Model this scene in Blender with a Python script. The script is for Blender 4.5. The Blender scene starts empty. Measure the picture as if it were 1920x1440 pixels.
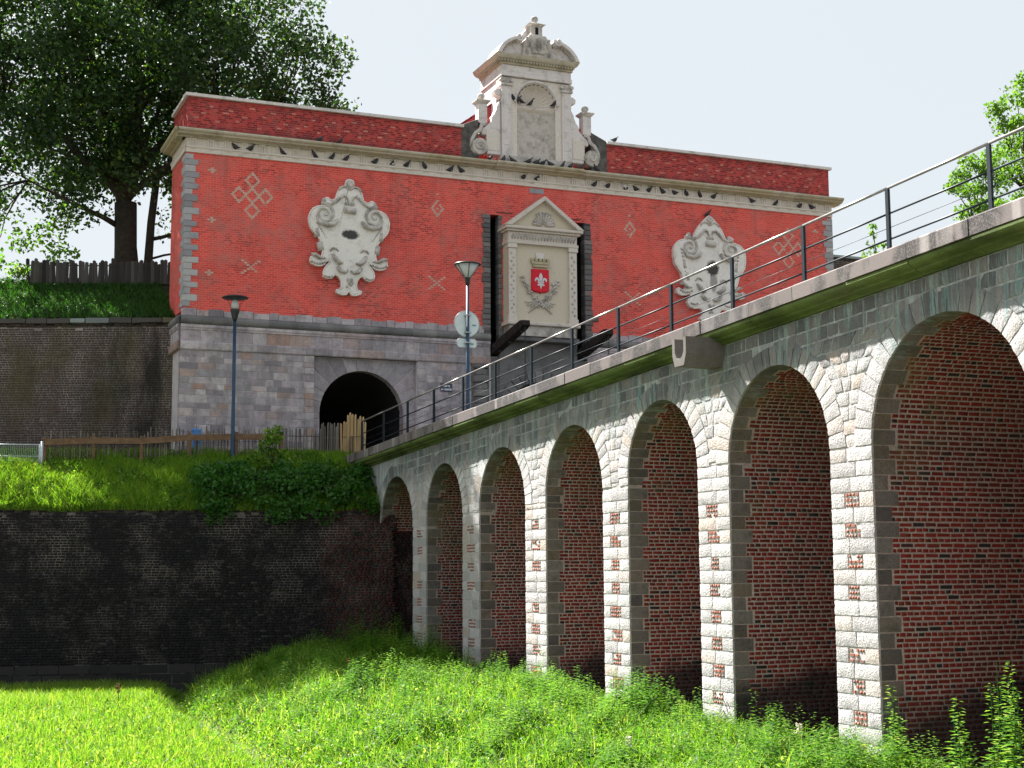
import bpy, math, random
import numpy as np
from mathutils import Matrix, Vector
sc = bpy.context.scene
C = sc.collection
rng = random.Random(7)
nr = np.random.RandomState(11)
PI = math.pi

# ------------------------------------------------------------------ camera, sky, sun, exposure
CF, CP, CY, CR = 2783.0, .1256, .3959, -.0059          # focal length in photo pixels, pitch, yaw, roll
fw = np.array([math.sin(CY)*math.cos(CP), math.cos(CY)*math.cos(CP), math.sin(CP)])
rt = np.array([math.cos(CY), -math.sin(CY), 0.]); up = np.cross(rt, fw)
rt, up = math.cos(CR)*rt+math.sin(CR)*up, math.cos(CR)*up-math.sin(CR)*rt
cd = bpy.data.cameras.new('camera'); cam = bpy.data.objects.new('camera', cd); C.objects.link(cam)
cd.sensor_width = 36; cd.lens = 36*CF/1920; cd.clip_end = 3000; cd.clip_start = .1
cam.matrix_world = Matrix([[rt[i], up[i], -fw[i], 0] for i in range(3)]+[[0, 0, 0, 1]])
sc.camera = cam
SUN = Vector((-.33, .82, 1.0)).normalized()
w = bpy.data.worlds.new('World'); sc.world = w; w.use_nodes = True
nt = w.node_tree; bg = nt.nodes['Background']
sky = nt.nodes.new('ShaderNodeTexSky'); sky.sky_type = 'NISHITA'; sky.sun_disc = False
sky.sun_elevation = math.asin(SUN.z); sky.sun_rotation = math.atan2(SUN.x, SUN.y) % (2*PI)
sky.air_density = 1.0; sky.dust_density = 2.0; sky.ozone_density = 1.0
hs = nt.nodes.new('ShaderNodeHueSaturation'); hs.inputs['Saturation'].default_value = .6
ga = nt.nodes.new('ShaderNodeGamma'); ga.inputs['Gamma'].default_value = .08      # thin even veil of high cloud
nt.links.new(sky.outputs[0], hs.inputs['Color']); nt.links.new(hs.outputs[0], ga.inputs['Color'])
tn = nt.nodes.new('ShaderNodeMix'); tn.data_type = 'RGBA'; tn.blend_type = 'MULTIPLY'; tn.inputs[0].default_value = 1; tn.inputs[7].default_value = (.90, .965, 1.01, 1)
nt.links.new(ga.outputs[0], tn.inputs[6]); nt.links.new(tn.outputs[2], bg.inputs[0])
bg.inputs[1].default_value = .15
sd = bpy.data.lights.new('sun', 'SUN'); sd.energy = 3.8; sd.angle = math.radians(.53); sd.color = (1, .96, .925)
so = bpy.data.objects.new('sun', sd); C.objects.link(so); so.rotation_euler = SUN.to_track_quat('Z', 'Y').to_euler()
so.location = (0, 0, 60)
sc.view_settings.view_transform = 'Standard'; sc.view_settings.look = 'None'
sc.view_settings.exposure = 2.4; sc.view_settings.gamma = 1
sc.render.resolution_x = 1024; sc.render.resolution_y = 768

def hit(x, y, ax, v):                                   # where the sight line of a photo point meets a real plane
    d = fw+rt*(x-960)/CF-up*(y-720)/CF
    return d*v/d[ax]
def px(P):
    P = np.asarray(P, float); z = P@fw
    return 960+CF*(P@rt)/z, 720-CF*(P@up)/z, z

# ------------------------------------------------------------------ materials
class NT:
    def __init__(s, name):
        s.m = bpy.data.materials.new(name); s.m.use_nodes = True; s.t = s.m.node_tree
        s.b = s.t.nodes['Principled BSDF']; s.out = s.t.nodes['Material Output']
        s.b.inputs['Roughness'].default_value = .85
        s.b.inputs['Specular IOR Level'].default_value = .25
    def n(s, typ, **kw):
        o = s.t.nodes.new(typ)
        for k, v in kw.items():
            if k in ('op', 'operation'): o.operation = v
            elif hasattr(o, k) and k not in ('Scale',): setattr(o, k, v)
            else: o.inputs[k].default_value = v
        return o
    def l(s, a, b): s.t.links.new(a, b)
    def val(s, x, sock):
        if isinstance(x, (int, float)): sock.default_value = x
        elif isinstance(x, tuple): sock.default_value = x if len(x) == 4 or sock.type != 'RGBA' else (*x, 1)
        else: s.l(x, sock)
    def math(s, op, a, b=0., clamp=False):
        o = s.t.nodes.new('ShaderNodeMath'); o.operation = op; o.use_clamp = clamp
        s.val(a, o.inputs[0]); s.val(b, o.inputs[1]); return o.outputs[0]
    def mix(s, f, a, b, mode='MIX'):
        o = s.t.nodes.new('ShaderNodeMix'); o.data_type = 'RGBA'; o.blend_type = mode
        s.val(f, o.inputs[0]); s.val(a, o.inputs[6]); s.val(b, o.inputs[7])
        return o.outputs[2]
    def pos(s, sc=(1, 1, 1)):
        g = s.t.nodes.new('ShaderNodeNewGeometry'); m = s.t.nodes.new('ShaderNodeMapping')
        m.inputs['Scale'].default_value = sc; s.l(g.outputs['Position'], m.inputs[0]); return m.outputs[0]
    def xyz(s):
        g = s.t.nodes.new('ShaderNodeNewGeometry'); x = s.t.nodes.new('ShaderNodeSeparateXYZ')
        s.l(g.outputs['Position'], x.inputs[0]); return x.outputs
    def noise(s, scale, detail=4, v=None, rough=.6, out=0):
        o = s.t.nodes.new('ShaderNodeTexNoise'); o.inputs['Scale'].default_value = scale
        o.inputs['Detail'].default_value = detail; o.inputs['Roughness'].default_value = rough
        s.l(v if v is not None else s.pos(), o.inputs['Vector']); return o.outputs[out]
    def ramp(s, f, stops, mode='LINEAR'):
        o = s.t.nodes.new('ShaderNodeValToRGB'); r = o.color_ramp; r.interpolation = mode
        while len(r.elements) < len(stops): r.elements.new(.5)
        for e, (p, c) in zip(r.elements, stops):
            e.position = p; e.color = (*c, 1) if isinstance(c, tuple) else (c, c, c, 1)
        s.val(f, o.inputs[0]); return o.outputs[0]
    def step(s, f, a, b): return s.ramp(f, [(a, 0.), (b, 1.)])
    def rnd(s):                                          # one random number for each piece, single object or joined face
        a = s.t.nodes.new('ShaderNodeAttribute'); a.attribute_name = 'rnd'
        o = s.t.nodes.new('ShaderNodeObjectInfo')
        return s.math('FRACT', s.math('ADD', a.outputs['Fac'], o.outputs['Random']))
    def bump(s, h, strength=.3, dist=.02):
        o = s.t.nodes.new('ShaderNodeBump'); o.inputs['Strength'].default_value = strength
        o.inputs['Distance'].default_value = dist; s.l(h, o.inputs['Height']); s.l(o.outputs[0], s.b.inputs['Normal'])
    def col(s, c): s.val(c, s.b.inputs['Base Color']); return s

def simple(name, c, rough=.8, metal=0., var=.25, nscale=6., bump=.15, spec=.25):
    t = NT(name); n = t.noise(nscale, 5)
    lo = tuple(x*(1-var) for x in c); hi = tuple(min(1, x*(1+var)) for x in c)
    t.col(t.ramp(n, [(.3, lo), (.7, hi)])); t.b.inputs['Roughness'].default_value = rough
    t.b.inputs['Metallic'].default_value = metal; t.b.inputs['Specular IOR Level'].default_value = spec
    if bump: t.bump(t.noise(nscale*9, 3), bump, .01)
    return t.m

def stone(name, ramp, grime=(.12, .11, .10), grime_at=(.55, .75), nsc=1.2, bump=.5, streak=None, fine=28., extra=None):
    t = NT(name); c = t.ramp(t.rnd(), ramp)
    c = t.mix(.5, c, t.ramp(t.noise(fine, 6, rough=.75), [(.3, .55), (.75, 1.25)]), 'MULTIPLY')
    g = t.step(t.noise(nsc, 6, rough=.7), *grime_at)
    c = t.mix(t.math('MULTIPLY', g, .7), c, grime)
    if extra: c = extra(t, c)
    t.col(c)
    if fine > 14: t.bump(t.noise(fine*1.3, 6, rough=.7), bump, .02)
    else:
        v = t.n('ShaderNodeTexVoronoi'); v.inputs['Scale'].default_value = 24; t.l(t.pos(), v.inputs['Vector'])
        t.bump(t.math('ADD', t.noise(fine, 9, rough=.78), t.math('MULTIPLY', v.outputs['Distance'], .35)), bump, .06)
    return t.m

def brickmat(name, ramp, dirt=(.05, .045, .04), dirt_at=(.6, .8), nsc=.9, extra=None):
    t = NT(name); c = t.ramp(t.rnd(), ramp, 'CONSTANT' if False else 'LINEAR')
    c = t.mix(.6, c, t.ramp(t.noise(40, 4), [(.3, .6), (.7, 1.2)]), 'MULTIPLY')
    c = t.mix(t.math('MULTIPLY', t.step(t.noise(nsc, 5), *dirt_at), .75), c, dirt)
    if extra: c = extra(t, c)
    t.col(c); t.bump(t.noise(70, 4), .5, .01); return t.m

def bridge_z(t):                                         # metres below the top of the sloping coping
    x, y, z = t.xyz()
    return t.math('SUBTRACT', t.math('SUBTRACT', 6.38, t.math('MULTIPLY', y, .0351)), z)
def streaks_and_top_shade(t, c):
    d = bridge_z(t)
    n = t.step(t.noise(1.0, 6, t.pos((1, 4.6, .28)), .75), .50, .58)
    mask = t.math('MULTIPLY', n, t.ramp(t.math('DIVIDE', d, 6.), [(.05, 1.), (.26, .9), (.40, 0.)]))
    c = t.mix(t.math('MULTIPLY', t.ramp(t.math('ADD', t.math('DIVIDE', d, 6.), t.math('MULTIPLY', t.noise(1.1, 4), .12)), [(.26, 1.), (.36, 0.)]), .92), c, t.mix(t.rnd(), (.12, .125, .135), (.30, .28, .275)))  # band under the coping: dark stone, with its shade partly put into the colour
    c = t.mix(t.math('MULTIPLY', mask, .7), c, t.ramp(t.noise(2.2, 3, t.pos((1, 3, .5))), [(.35, (.16, .36, .35)), (.5, (.44, .56, .54)), (.6, (.24, .34, .34)), (.72, (.52, .54, .52))]))
    dk = t.math('MULTIPLY', t.step(t.noise(.9, 5, t.pos((1, 2.6, .6))), .5, .62), t.ramp(t.math('DIVIDE', d, 6.), [(.05, 1.), (.25, .7), (.40, 0.)]))
    return t.mix(t.math('MULTIPLY', dk, .55), c, (.13, .135, .14))
def moss_vault(t, c):
    d = bridge_z(t)
    x, y, z = t.xyz()
    m = t.math('MULTIPLY', t.step(t.noise(1.1, 5), .46, .68), t.ramp(t.math('DIVIDE', d, 6.), [(.36, 1.), (.62, .6), (.80, 0.)]))
    m = t.math('MULTIPLY', m, t.ramp(t.math('MULTIPLY', t.math('SUBTRACT', x, 16.4), .5), [(.2, 1.), (1., .2)]))
    c = t.mix(t.math('MULTIPLY', m, .75), c, (.17, .145, .06))
    foot_z = t.math('ADD', z, t.math('MULTIPLY', t.noise(.7, 4), 1.6))
    f = t.ramp(t.math('ADD', t.math('MULTIPLY', t.math('ADD', foot_z, t.math('MULTIPLY', t.math('SUBTRACT', x, 16.5), -.28)), .4), 1.2), [(.30, 1.), (.52, 0.)])  # darker towards the foot, rising deeper into the arch
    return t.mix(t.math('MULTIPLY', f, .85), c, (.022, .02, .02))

M = {}
M['stone'] = stone('bridge_stone', [(0, (.42, .405, .40)), (.3, (.54, .515, .505)), (.6, (.60, .58, .57)), (.88, (.56, .47, .40)), (1, (.50, .475, .475))],
                   grime=(.16, .16, .16), grime_at=(.62, .85), bump=1., fine=13, extra=streaks_and_top_shade)
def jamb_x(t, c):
    return moss_vault(t, streaks_and_top_shade(t, c))
M['quoin'] = stone('bridge_quoin_stone', [(0, (.42, .405, .40)), (.4, (.56, .535, .525)), (.75, (.62, .60, .59)), (.9, (.56, .47, .40)), (1, (.48, .46, .46))], grime=(.12, .12, .115), grime_at=(.66, .9), bump=1., fine=13, extra=streaks_and_top_shade)
M['jamb'] = stone('brown_shaded_jamb_stone', [(0, (.14, .125, .12)), (.35, (.22, .195, .18)), (.7, (.28, .255, .24)), (.88, (.24, .19, .145)), (1, (.13, .12, .125))], grime=(.07, .064, .06), grime_at=(.5, .74), nsc=3.5, bump=1., fine=13, extra=jamb_x)  # jambs and soffits darker than the face stones: shade put into their colour
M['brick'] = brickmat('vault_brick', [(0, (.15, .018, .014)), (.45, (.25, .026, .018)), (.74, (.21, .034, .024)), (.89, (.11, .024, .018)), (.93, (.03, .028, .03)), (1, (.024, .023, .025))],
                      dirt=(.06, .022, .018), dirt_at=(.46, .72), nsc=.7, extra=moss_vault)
M['panel_brick'] = brickmat('panel_brick', [(0, (.30, .115, .08)), (.5, (.38, .14, .095)), (.8, (.30, .14, .11)), (.9, (.14, .13, .13)), (1, (.38, .2, .14))], dirt=(.30, .26, .23), dirt_at=(.55, .8), nsc=6)
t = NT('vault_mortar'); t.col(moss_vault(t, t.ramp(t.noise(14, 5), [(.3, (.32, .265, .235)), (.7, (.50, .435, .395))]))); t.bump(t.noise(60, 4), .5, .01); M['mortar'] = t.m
t = NT('pale_joint_mortar'); t.col(t.mix(t.math('MULTIPLY', t.ramp(t.math('DIVIDE', bridge_z(t), 6.), [(.30, 1.), (.38, 0.)]), .75), t.ramp(t.noise(3, 6), [(.3, (.34, .335, .33)), (.5, (.50, .48, .47)), (.7, (.60, .59, .58))]), t.ramp(t.noise(2.4, 6, t.pos((1, 3, .6))), [(.35, (.15, .16, .165)), (.55, (.30, .34, .34)), (.7, (.46, .50, .49))]))); t.bump(t.noise(60, 4), .5, .01); M['joint'] = t.m

def cop_x(t, c):
    m = t.math('MULTIPLY', t.step(t.noise(1.1, 3, t.pos((1, 1, .6))), .46, .54), t.step(t.noise(32, 5, rough=.8), .40, .52))
    c = t.mix(t.math('MULTIPLY', m, .85), c, (.035, .035, .035))
    m2 = t.step(t.noise(.8, 3, t.pos((1, 1.5, .2))), .62, .7)
    return t.mix(t.math('MULTIPLY', m2, .6), c, (.48, .44, .42))
M['coping'] = stone('coping_stone', [(0, (.16, .137, .13)), (.5, (.21, .182, .172)), (1, (.18, .163, .16))], grime_at=(.6, .85), bump=.3, fine=50, extra=cop_x)
t = NT('mossy_cornice'); n = t.noise(1.3, 6, t.pos((1, .5, 2)))
c = t.ramp(n, [(.25, (.025, .03, .014)), (.42, (.07, .10, .025)), (.56, (.13, .18, .05)), (.68, (.10, .12, .05)), (.8, (.22, .20, .15))])
c = t.mix(.5, c, t.ramp(t.noise(24, 5), [(.3, .5), (.7, 1.2)]), 'MULTIPLY'); t.col(c); t.bump(t.noise(40, 5), .4, .02); M['moss'] = t.m
M['spout'] = stone('spout_stone', [(0, (.17, .155, .145)), (1, (.21, .19, .175))], grime=(.07, .065, .04), grime_at=(.42, .7), bump=.3)

# gatehouse
def painted(name, paint, dark, specks, stain=None):
    t = NT(name); x, y, z = t.xyz()
    cv = t.n('ShaderNodeCombineXYZ'); t.l(t.math('ADD', x, y), cv.inputs[0]); t.l(z, cv.inputs[1])
    def bt(c1, c2, mo, bw=.24, rh=.09, ms=.013):
        b = t.t.nodes.new('ShaderNodeTexBrick'); t.l(cv.outputs[0], b.inputs['Vector'])
        b.inputs['Scale'].default_value = 1; b.inputs['Brick Width'].default_value = bw; b.inputs['Row Height'].default_value = rh
        b.inputs['Mortar Size'].default_value = ms; b.inputs['Mortar Smooth'].default_value = .2
        for k, v in (('Color1', c1), ('Color2', c2), ('Mortar', mo)): b.inputs[k].default_value = (*v, 1)
        return b
    b = bt(*paint); r = bt((0, 0, 0), (1, 1, 1), (.0, .0, .0), bw=.17)
    c = b.outputs['Color']
    c = t.mix(.55, c, t.ramp(t.noise(.55, 5, rough=.65), [(.3, .68), (.5, 1.), (.75, 1.15)]), 'MULTIPLY')
    c = t.mix(.4, c, t.ramp(t.noise(9., 5, t.pos((1, 1, 3))), [(.3, .7), (.7, 1.15)]), 'MULTIPLY')
    patch = t.step(t.noise(.8, 4, t.pos((1, 1, 1.6))), *specks)
    sp = t.math('MULTIPLY', t.step(r.outputs['Color'], .45, .55), patch)
    c = t.mix(t.math('MULTIPLY', sp, .7), c, dark)
    c = t.mix(t.math('MULTIPLY', t.step(t.noise(1.9, 6, rough=.75), .50, .74), .42), c, (.40, .17, .145))
    if stain: c = stain(t, c)
    t.col(c); h = t.math('ADD', t.math('MULTIPLY', b.outputs['Fac'], -1.), t.math('MULTIPLY', t.noise(30, 4), .6)); t.bump(h, .35, .012)
    t.b.inputs['Roughness'].default_value = .75
    return t.m
RED = ((.80, .100, .078), (.66, .066, .054), (.72, .18, .15))
def fac_stain(t, c):
    x, y, z = t.xyz()
    f = t.step(t.noise(.5, 4), .58, .74)
    c = t.mix(t.math('MULTIPLY', f, .5), c, (.72, .17, .14))
    rs = t.math('MULTIPLY', t.step(t.noise(1.0, 6, t.pos((2.6, 2.6, .22)), .7), .52, .72), t.ramp(t.math('MULTIPLY', t.math('SUBTRACT', z, 10.), .15), [(.25, .15), (1., .55)]))
    c = t.mix(rs, c, (.30, .055, .048))
    gy = t.math('MULTIPLY', t.step(t.noise(.7, 7, rough=.8), .50, .70), .5)
    c = t.mix(gy, c, (.34, .20, .18))
    e = t.math('MULTIPLY', t.step(t.noise(2.6, 5), .66, .72), .5)
    return t.mix(e, c, (.50, .26, .24))
M['red'] = painted('red_painted_brick', RED, (.20, .026, .028), (.46, .64), fac_stain)
def par_stain(t, c):
    x, y, z = t.xyz()
    f = t.math('MULTIPLY', t.ramp(t.math('MULTIPLY', t.math('SUBTRACT', z, 17.5), 1.), [(.1, 1.), (.42, 0.)]), t.step(t.noise(1.2, 5), .35, .6))
    return t.mix(t.math('MULTIPLY', f, .9), c, (.045, .035, .035))
M['parapet'] = painted('parapet_brick', ((.52, .056, .048), (.38, .038, .036), (.42, .09, .08)), (.065, .010, .014), (.20, .42), par_stain)
CREAM = [(0, (.66, .59, .53)), (.5, (.72, .65, .59)), (1, (.64, .58, .52))]
M['cream'] = stone('cream_limestone', CREAM, grime=(.20, .18, .14), grime_at=(.56, .8), nsc=1.6, bump=.25, fine=18)
M['white'] = stone('white_limestone', [(0, (.68, .625, .61)), (1, (.74, .685, .67))], grime=(.25, .235, .225), grime_at=(.50, .72), nsc=2.3, bump=.25, fine=20)
M['weather'] = stone('weathered_limestone', [(0, (.56, .51, .47)), (1, (.64, .59, .55))], grime=(.13, .125, .12), grime_at=(.45, .64), nsc=2.2, bump=.35, fine=20)
M['nichestone'] = stone('stained_niche_stone', [(0, (.58, .53, .49)), (1, (.62, .57, .53))], grime=(.22, .20, .18), grime_at=(.46, .66), nsc=2.6, bump=.4, fine=16)
M['blackened'] = stone('blackened_stone', [(0, (.12, .11, .10)), (1, (.16, .15, .14))], grime=(.03, .03, .03), grime_at=(.4, .6), nsc=2.5, bump=.5)
M['gcornice'] = stone('lichen_cornice', [(0, (.46, .41, .31)), (.5, (.54, .49, .40)), (1, (.47, .41, .27))], grime=(.19, .165, .10), grime_at=(.48, .72), nsc=2, bump=.35)
GS = [(0, (.24, .215, .24)), (.25, (.50, .43, .465)), (.45, (.34, .32, .35)), (.62, (.60, .53, .55)), (.80, (.46, .40, .43)), (.92, (.42, .28, .23)), (1, (.62, .57, .60))]
def rainwash(t, c):
    n = t.step(t.noise(1.0, 6, t.pos((2.2, 2.2, .5)), .75), .46, .68)
    return t.mix(t.math('MULTIPLY', n, .55), c, (.15, .135, .145))
M['ashlar'] = stone('basement_ashlar', GS, grime=(.17, .155, .165), grime_at=(.46, .70), nsc=3.2, bump=.8, fine=15, extra=rainwash)
M['mould'] = stone('dark_moulding_stone', [(0, (.15, .15, .155)), (.6, (.22, .215, .215)), (1, (.28, .27, .265))], grime=(.07, .07, .07), grime_at=(.45, .7), bump=.4, fine=26)
M['gquoin'] = stone('grey_quoin_stone', [(0, (.24, .24, .265)), (.4, (.44, .435, .455)), (.7, (.32, .32, .345)), (1, (.52, .505, .51))], grime=(.14, .14, .15), grime_at=(.55, .8), bump=.35)
M['slotstone'] = stone('dark_slot_stone', [(0, (.10, .10, .105)), (.6, (.17, .165, .165)), (1, (.23, .215, .21))], grime=(.05, .05, .05), grime_at=(.5, .75), bump=.5)
M['gmortar'] = simple('grey_mortar', (.56, .52, .53), .9, var=.2, nscale=3)
M['near_black'] = simple('unlit_black_interior', (.012, .012, .013), .95, var=.4)  # near-black: the unlit depth of the slots is put into the colour
M['tunnel'] = simple('unlit_tunnel_lining', (.014, .014, .016), .95, var=.3)  # passage walls coloured almost black in place of their deep shade
M['shield'] = simple('red_enamel_shield', (.62, .012, .03), .45, var=.12, bump=.05)
M['silver'] = simple('silver_grey_paint', (.62, .62, .64), .45, var=.1, bump=.05)
M['panelcream'] = stone('panel_limestone', [(0, (.60, .53, .41)), (1, (.64, .57, .46))], grime=(.30, .27, .24), grime_at=(.60, .8), nsc=1.4, bump=.2)
M['oldwood'] = simple('blackened_timber', (.022, .018, .016), .85, var=.4, nscale=4)
M['tile'] = brickmat('red_roof_tile', [(0, (.20, .035, .045)), (.5, (.30, .05, .055)), (1, (.24, .05, .06))], dirt=(.06, .05, .05), dirt_at=(.55, .8))
M['lozenge'] = simple('pale_header_brick', (.56, .36, .30), .85, var=.3, nscale=10)
M['fleck'] = simple('pink_fleck_brick', (.50, .19, .15), .85, var=.35, nscale=5)
# walls
MB_R = [(0, (.010, .009, .011)), (.35, (.017, .013, .015)), (.6, (.013, .012, .015)), (.88, (.026, .021, .021)), (1, (.055, .047, .045))]
def clean_red(t, c):
    x, y, z = t.xyz()
    f = t.math('MULTIPLY', t.ramp(t.math('ADD', t.math('SUBTRACT', t.math('MULTIPLY', x, .25), 3.3), t.math('MULTIPLY', t.noise(.6, 4), .5)), [(.52, 0.), (.75, 1.)]), .8)
    return t.mix(f, c, t.ramp(t.rnd(), [(0, (.055, .022, .019)), (.5, (.085, .028, .023)), (.8, (.045, .026, .024)), (1, (.028, .026, .027))]))
M['darkbrick'] = brickmat('soot_dark_brick', MB_R, dirt=(.009, .0085, .011), dirt_at=(.42, .62), nsc=.35, extra=clean_red)
t = NT('sooty_mortar'); f = t.step(t.noise(.5, 7, rough=.8), .47, .63); t.col(t.mix(f, (.012, .012, .014), (.20, .18, .165))); M['darkmortar'] = t.m
M['darkstone'] = stone('sooty_base_stone', [(0, (.018, .017, .018)), (1, (.035, .032, .032))], grime=(.02, .02, .02), bump=.5)
def up_stain(t, c):
    o = t.math('MULTIPLY', t.step(t.noise(.55, 5, t.pos((1.3, 1.3, .55))), .48, .66), .55)
    c = t.mix(o, c, (.075, .065, .018))
    x, y, z = t.xyz()
    g = t.math('MULTIPLY', t.step(t.noise(.8, 5, t.pos((1.2, 1.2, .35))), .40, .60), t.ramp(t.math('SUBTRACT', t.math('MULTIPLY', x, .30), 1.9), [(.1, .1), (.85, 1.)]))
    return t.mix(t.math('MULTIPLY', g, .85), c, (.018, .016, .015))
M['upbrick'] = brickmat('rampart_brick', [(0, (.075, .05, .046)), (.5, (.10, .062, .056)), (.8, (.075, .06, .055)), (1, (.13, .11, .10))], dirt=(.045, .04, .035), dirt_at=(.45, .7), nsc=.6, extra=up_stain)
t = NT('rampart_mortar'); t.col(up_stain(t, t.ramp(t.noise(1.5, 6), [(.3, (.14, .125, .115)), (.65, (.34, .31, .29))]))); M['upmortar'] = t.m
M['capstone'] = stone('wall_cap_stone', [(0, (.05, .047, .045)), (.45, (.10, .09, .085)), (.6, (.16, .13, .04)), (.75, (.06, .055, .05)), (.95, (.30, .35, .36)), (1, (.32, .38, .38))], grime_at=(.6, .85), bump=.4)
# metal, wood, misc
M['rail'] = simple('dark_teal_paint', (.004, .012, .019), .5, .0, .2, 8, .05, .3)
M['railtop'] = simple('worn_steel_rail', (.30, .29, .28), .35, .6, .25, 10, .05, .5)
M['bluepole'] = simple('blue_pole_paint', (.004, .036, .085), .45, 0, .3, 5, .05, .5)
M['lampdark'] = simple('dark_lamp_metal', (.028, .034, .036), .4, .3, .2, 8, .05, .5)
M['signback'] = simple('pale_sign_back', (.62, .70, .70), .4, .0, .06, 4, .02, .4)
M['signrim'] = simple('grey_sign_rim', (.35, .37, .37), .45, .3, .1, 8, .03, .4)
M['sticker'] = simple('green_sticker', (.12, .34, .28), .5, 0, .1)
M['plateblue'] = simple('navy_enamel_plate', (.012, .02, .075), .3, 0, .1, 4, .02, .5)
M['platewhite'] = simple('white_enamel_lettering', (.78, .78, .78), .4, 0, .04, 4, 0)
M['galv'] = simple('galvanised_steel', (.42, .47, .49), .4, .5, .15, 12, .05, .5)
M['binblue'] = simple('bright_blue_plastic', (.015, .25, .72), .4, 0, .1, 5, .02, .4)
M['brownwood'] = simple('brown_rail_timber', (.16, .095, .055), .8, 0, .3, 5)
M['greywood'] = stone('weathered_grey_pale', [(0, (.035, .034, .033)), (.5, (.075, .07, .068)), (1, (.12, .11, .105))], bump=.5)
M['palewood'] = stone('fresh_chestnut_pale', [(0, (.38, .26, .13)), (.5, (.50, .36, .19)), (1, (.44, .29, .15))], grime=(.22, .15, .08), bump=.3)
M['darkpale'] = stone('dark_chestnut_pale', [(0, (.09, .075, .065)), (.6, (.16, .135, .115)), (1, (.26, .22, .19))], bump=.3)
M['glass'] = simple('frosted_lamp_glass', (.50, .53, .52), .25, 0, .05, 4, 0, .5)
M['asphalt'] = simple('deck_asphalt', (.05, .05, .052), .9, 0, .2, 20)
M['pigeon'] = simple('slate_pigeon_feathers', (.045, .042, .05), .6, 0, .5, 9, .05)
M['pied'] = None
t = NT('pied_pigeon_feathers'); co = t.n('ShaderNodeTexCoord'); t.col(t.ramp(t.noise(5.5, 2, co.outputs['Object']), [(.47, (.05, .045, .05)), (.52, (.72, .71, .68))])); M['pied'] = t.m
M['bark'] = simple('dark_bark', (.05, .042, .035), .9, 0, .35, 5, .6)
M['meadow'] = simple('meadow_turf', (.10, .092, .062), .95, 0, .4, 1.5)
M['earth'] = simple('dark_earth', (.05, .042, .026), .95, 0, .35, 2)
M['leaflitter'] = simple('ivy_bank_soil', (.035, .04, .018), .95, 0, .5, 2.5)

def leafmat(name, ramp, trans=.55, rough=.55, tcol=1.35):
    t = NT(name); c = t.ramp(t.rnd(), ramp)
    t.col(c); t.b.inputs['Roughness'].default_value = rough; t.b.inputs['Specular IOR Level'].default_value = .35
    tr = t.n('ShaderNodeBsdfTranslucent')
    t.l(t.mix(1., c, (tcol*1.10, tcol*1.18, tcol*.55), 'MULTIPLY'), tr.inputs['Color'])
    mx = t.n('ShaderNodeMixShader'); mx.inputs[0].default_value = trans
    t.l(t.b.outputs[0], mx.inputs[1]); t.l(tr.outputs[0], mx.inputs[2]); t.l(mx.outputs[0], t.out.inputs[0]); return t.m
M['grass'] = leafmat('meadow_grass', [(0, (.045, .13, .012)), (.35, (.10, .22, .016)), (.7, (.18, .31, .024)), (.92, (.28, .35, .055)), (1, (.36, .31, .13))], .52, tcol=1.42)
M['weedleaf'] = leafmat('weed_leaf', [(0, (.035, .11, .016)), (.5, (.10, .22, .022)), (.85, (.19, .31, .04)), (1, (.29, .35, .10))], .52, tcol=1.42)
M['ivy'] = leafmat('dark_ivy_leaf', [(0, (.012, .028, .008)), (.5, (.022, .045, .012)), (.9, (.045, .06, .02)), (1, (.10, .10, .05))], .3)
M['shrub'] = leafmat('shrub_leaf', [(0, (.02, .075, .012)), (.5, (.035, .12, .016)), (1, (.06, .16, .025))], .4)
M['treeleaf'] = leafmat('plane_tree_leaf', [(0, (.016, .042, .014)), (.5, (.026, .062, .016)), (.85, (.042, .09, .018)), (1, (.09, .14, .02))], .36)
M['birchleaf'] = leafmat('light_tree_leaf', [(0, (.05, .12, .015)), (.5, (.085, .18, .02)), (1, (.14, .24, .03))], .5)
M['dock'] = simple('rusty_seed_head', (.20, .075, .03), .9, 0, .4, 20)
M['thistle'] = simple('pale_seed_fluff', (.55, .48, .40), .9, 0, .2, 20)

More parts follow.
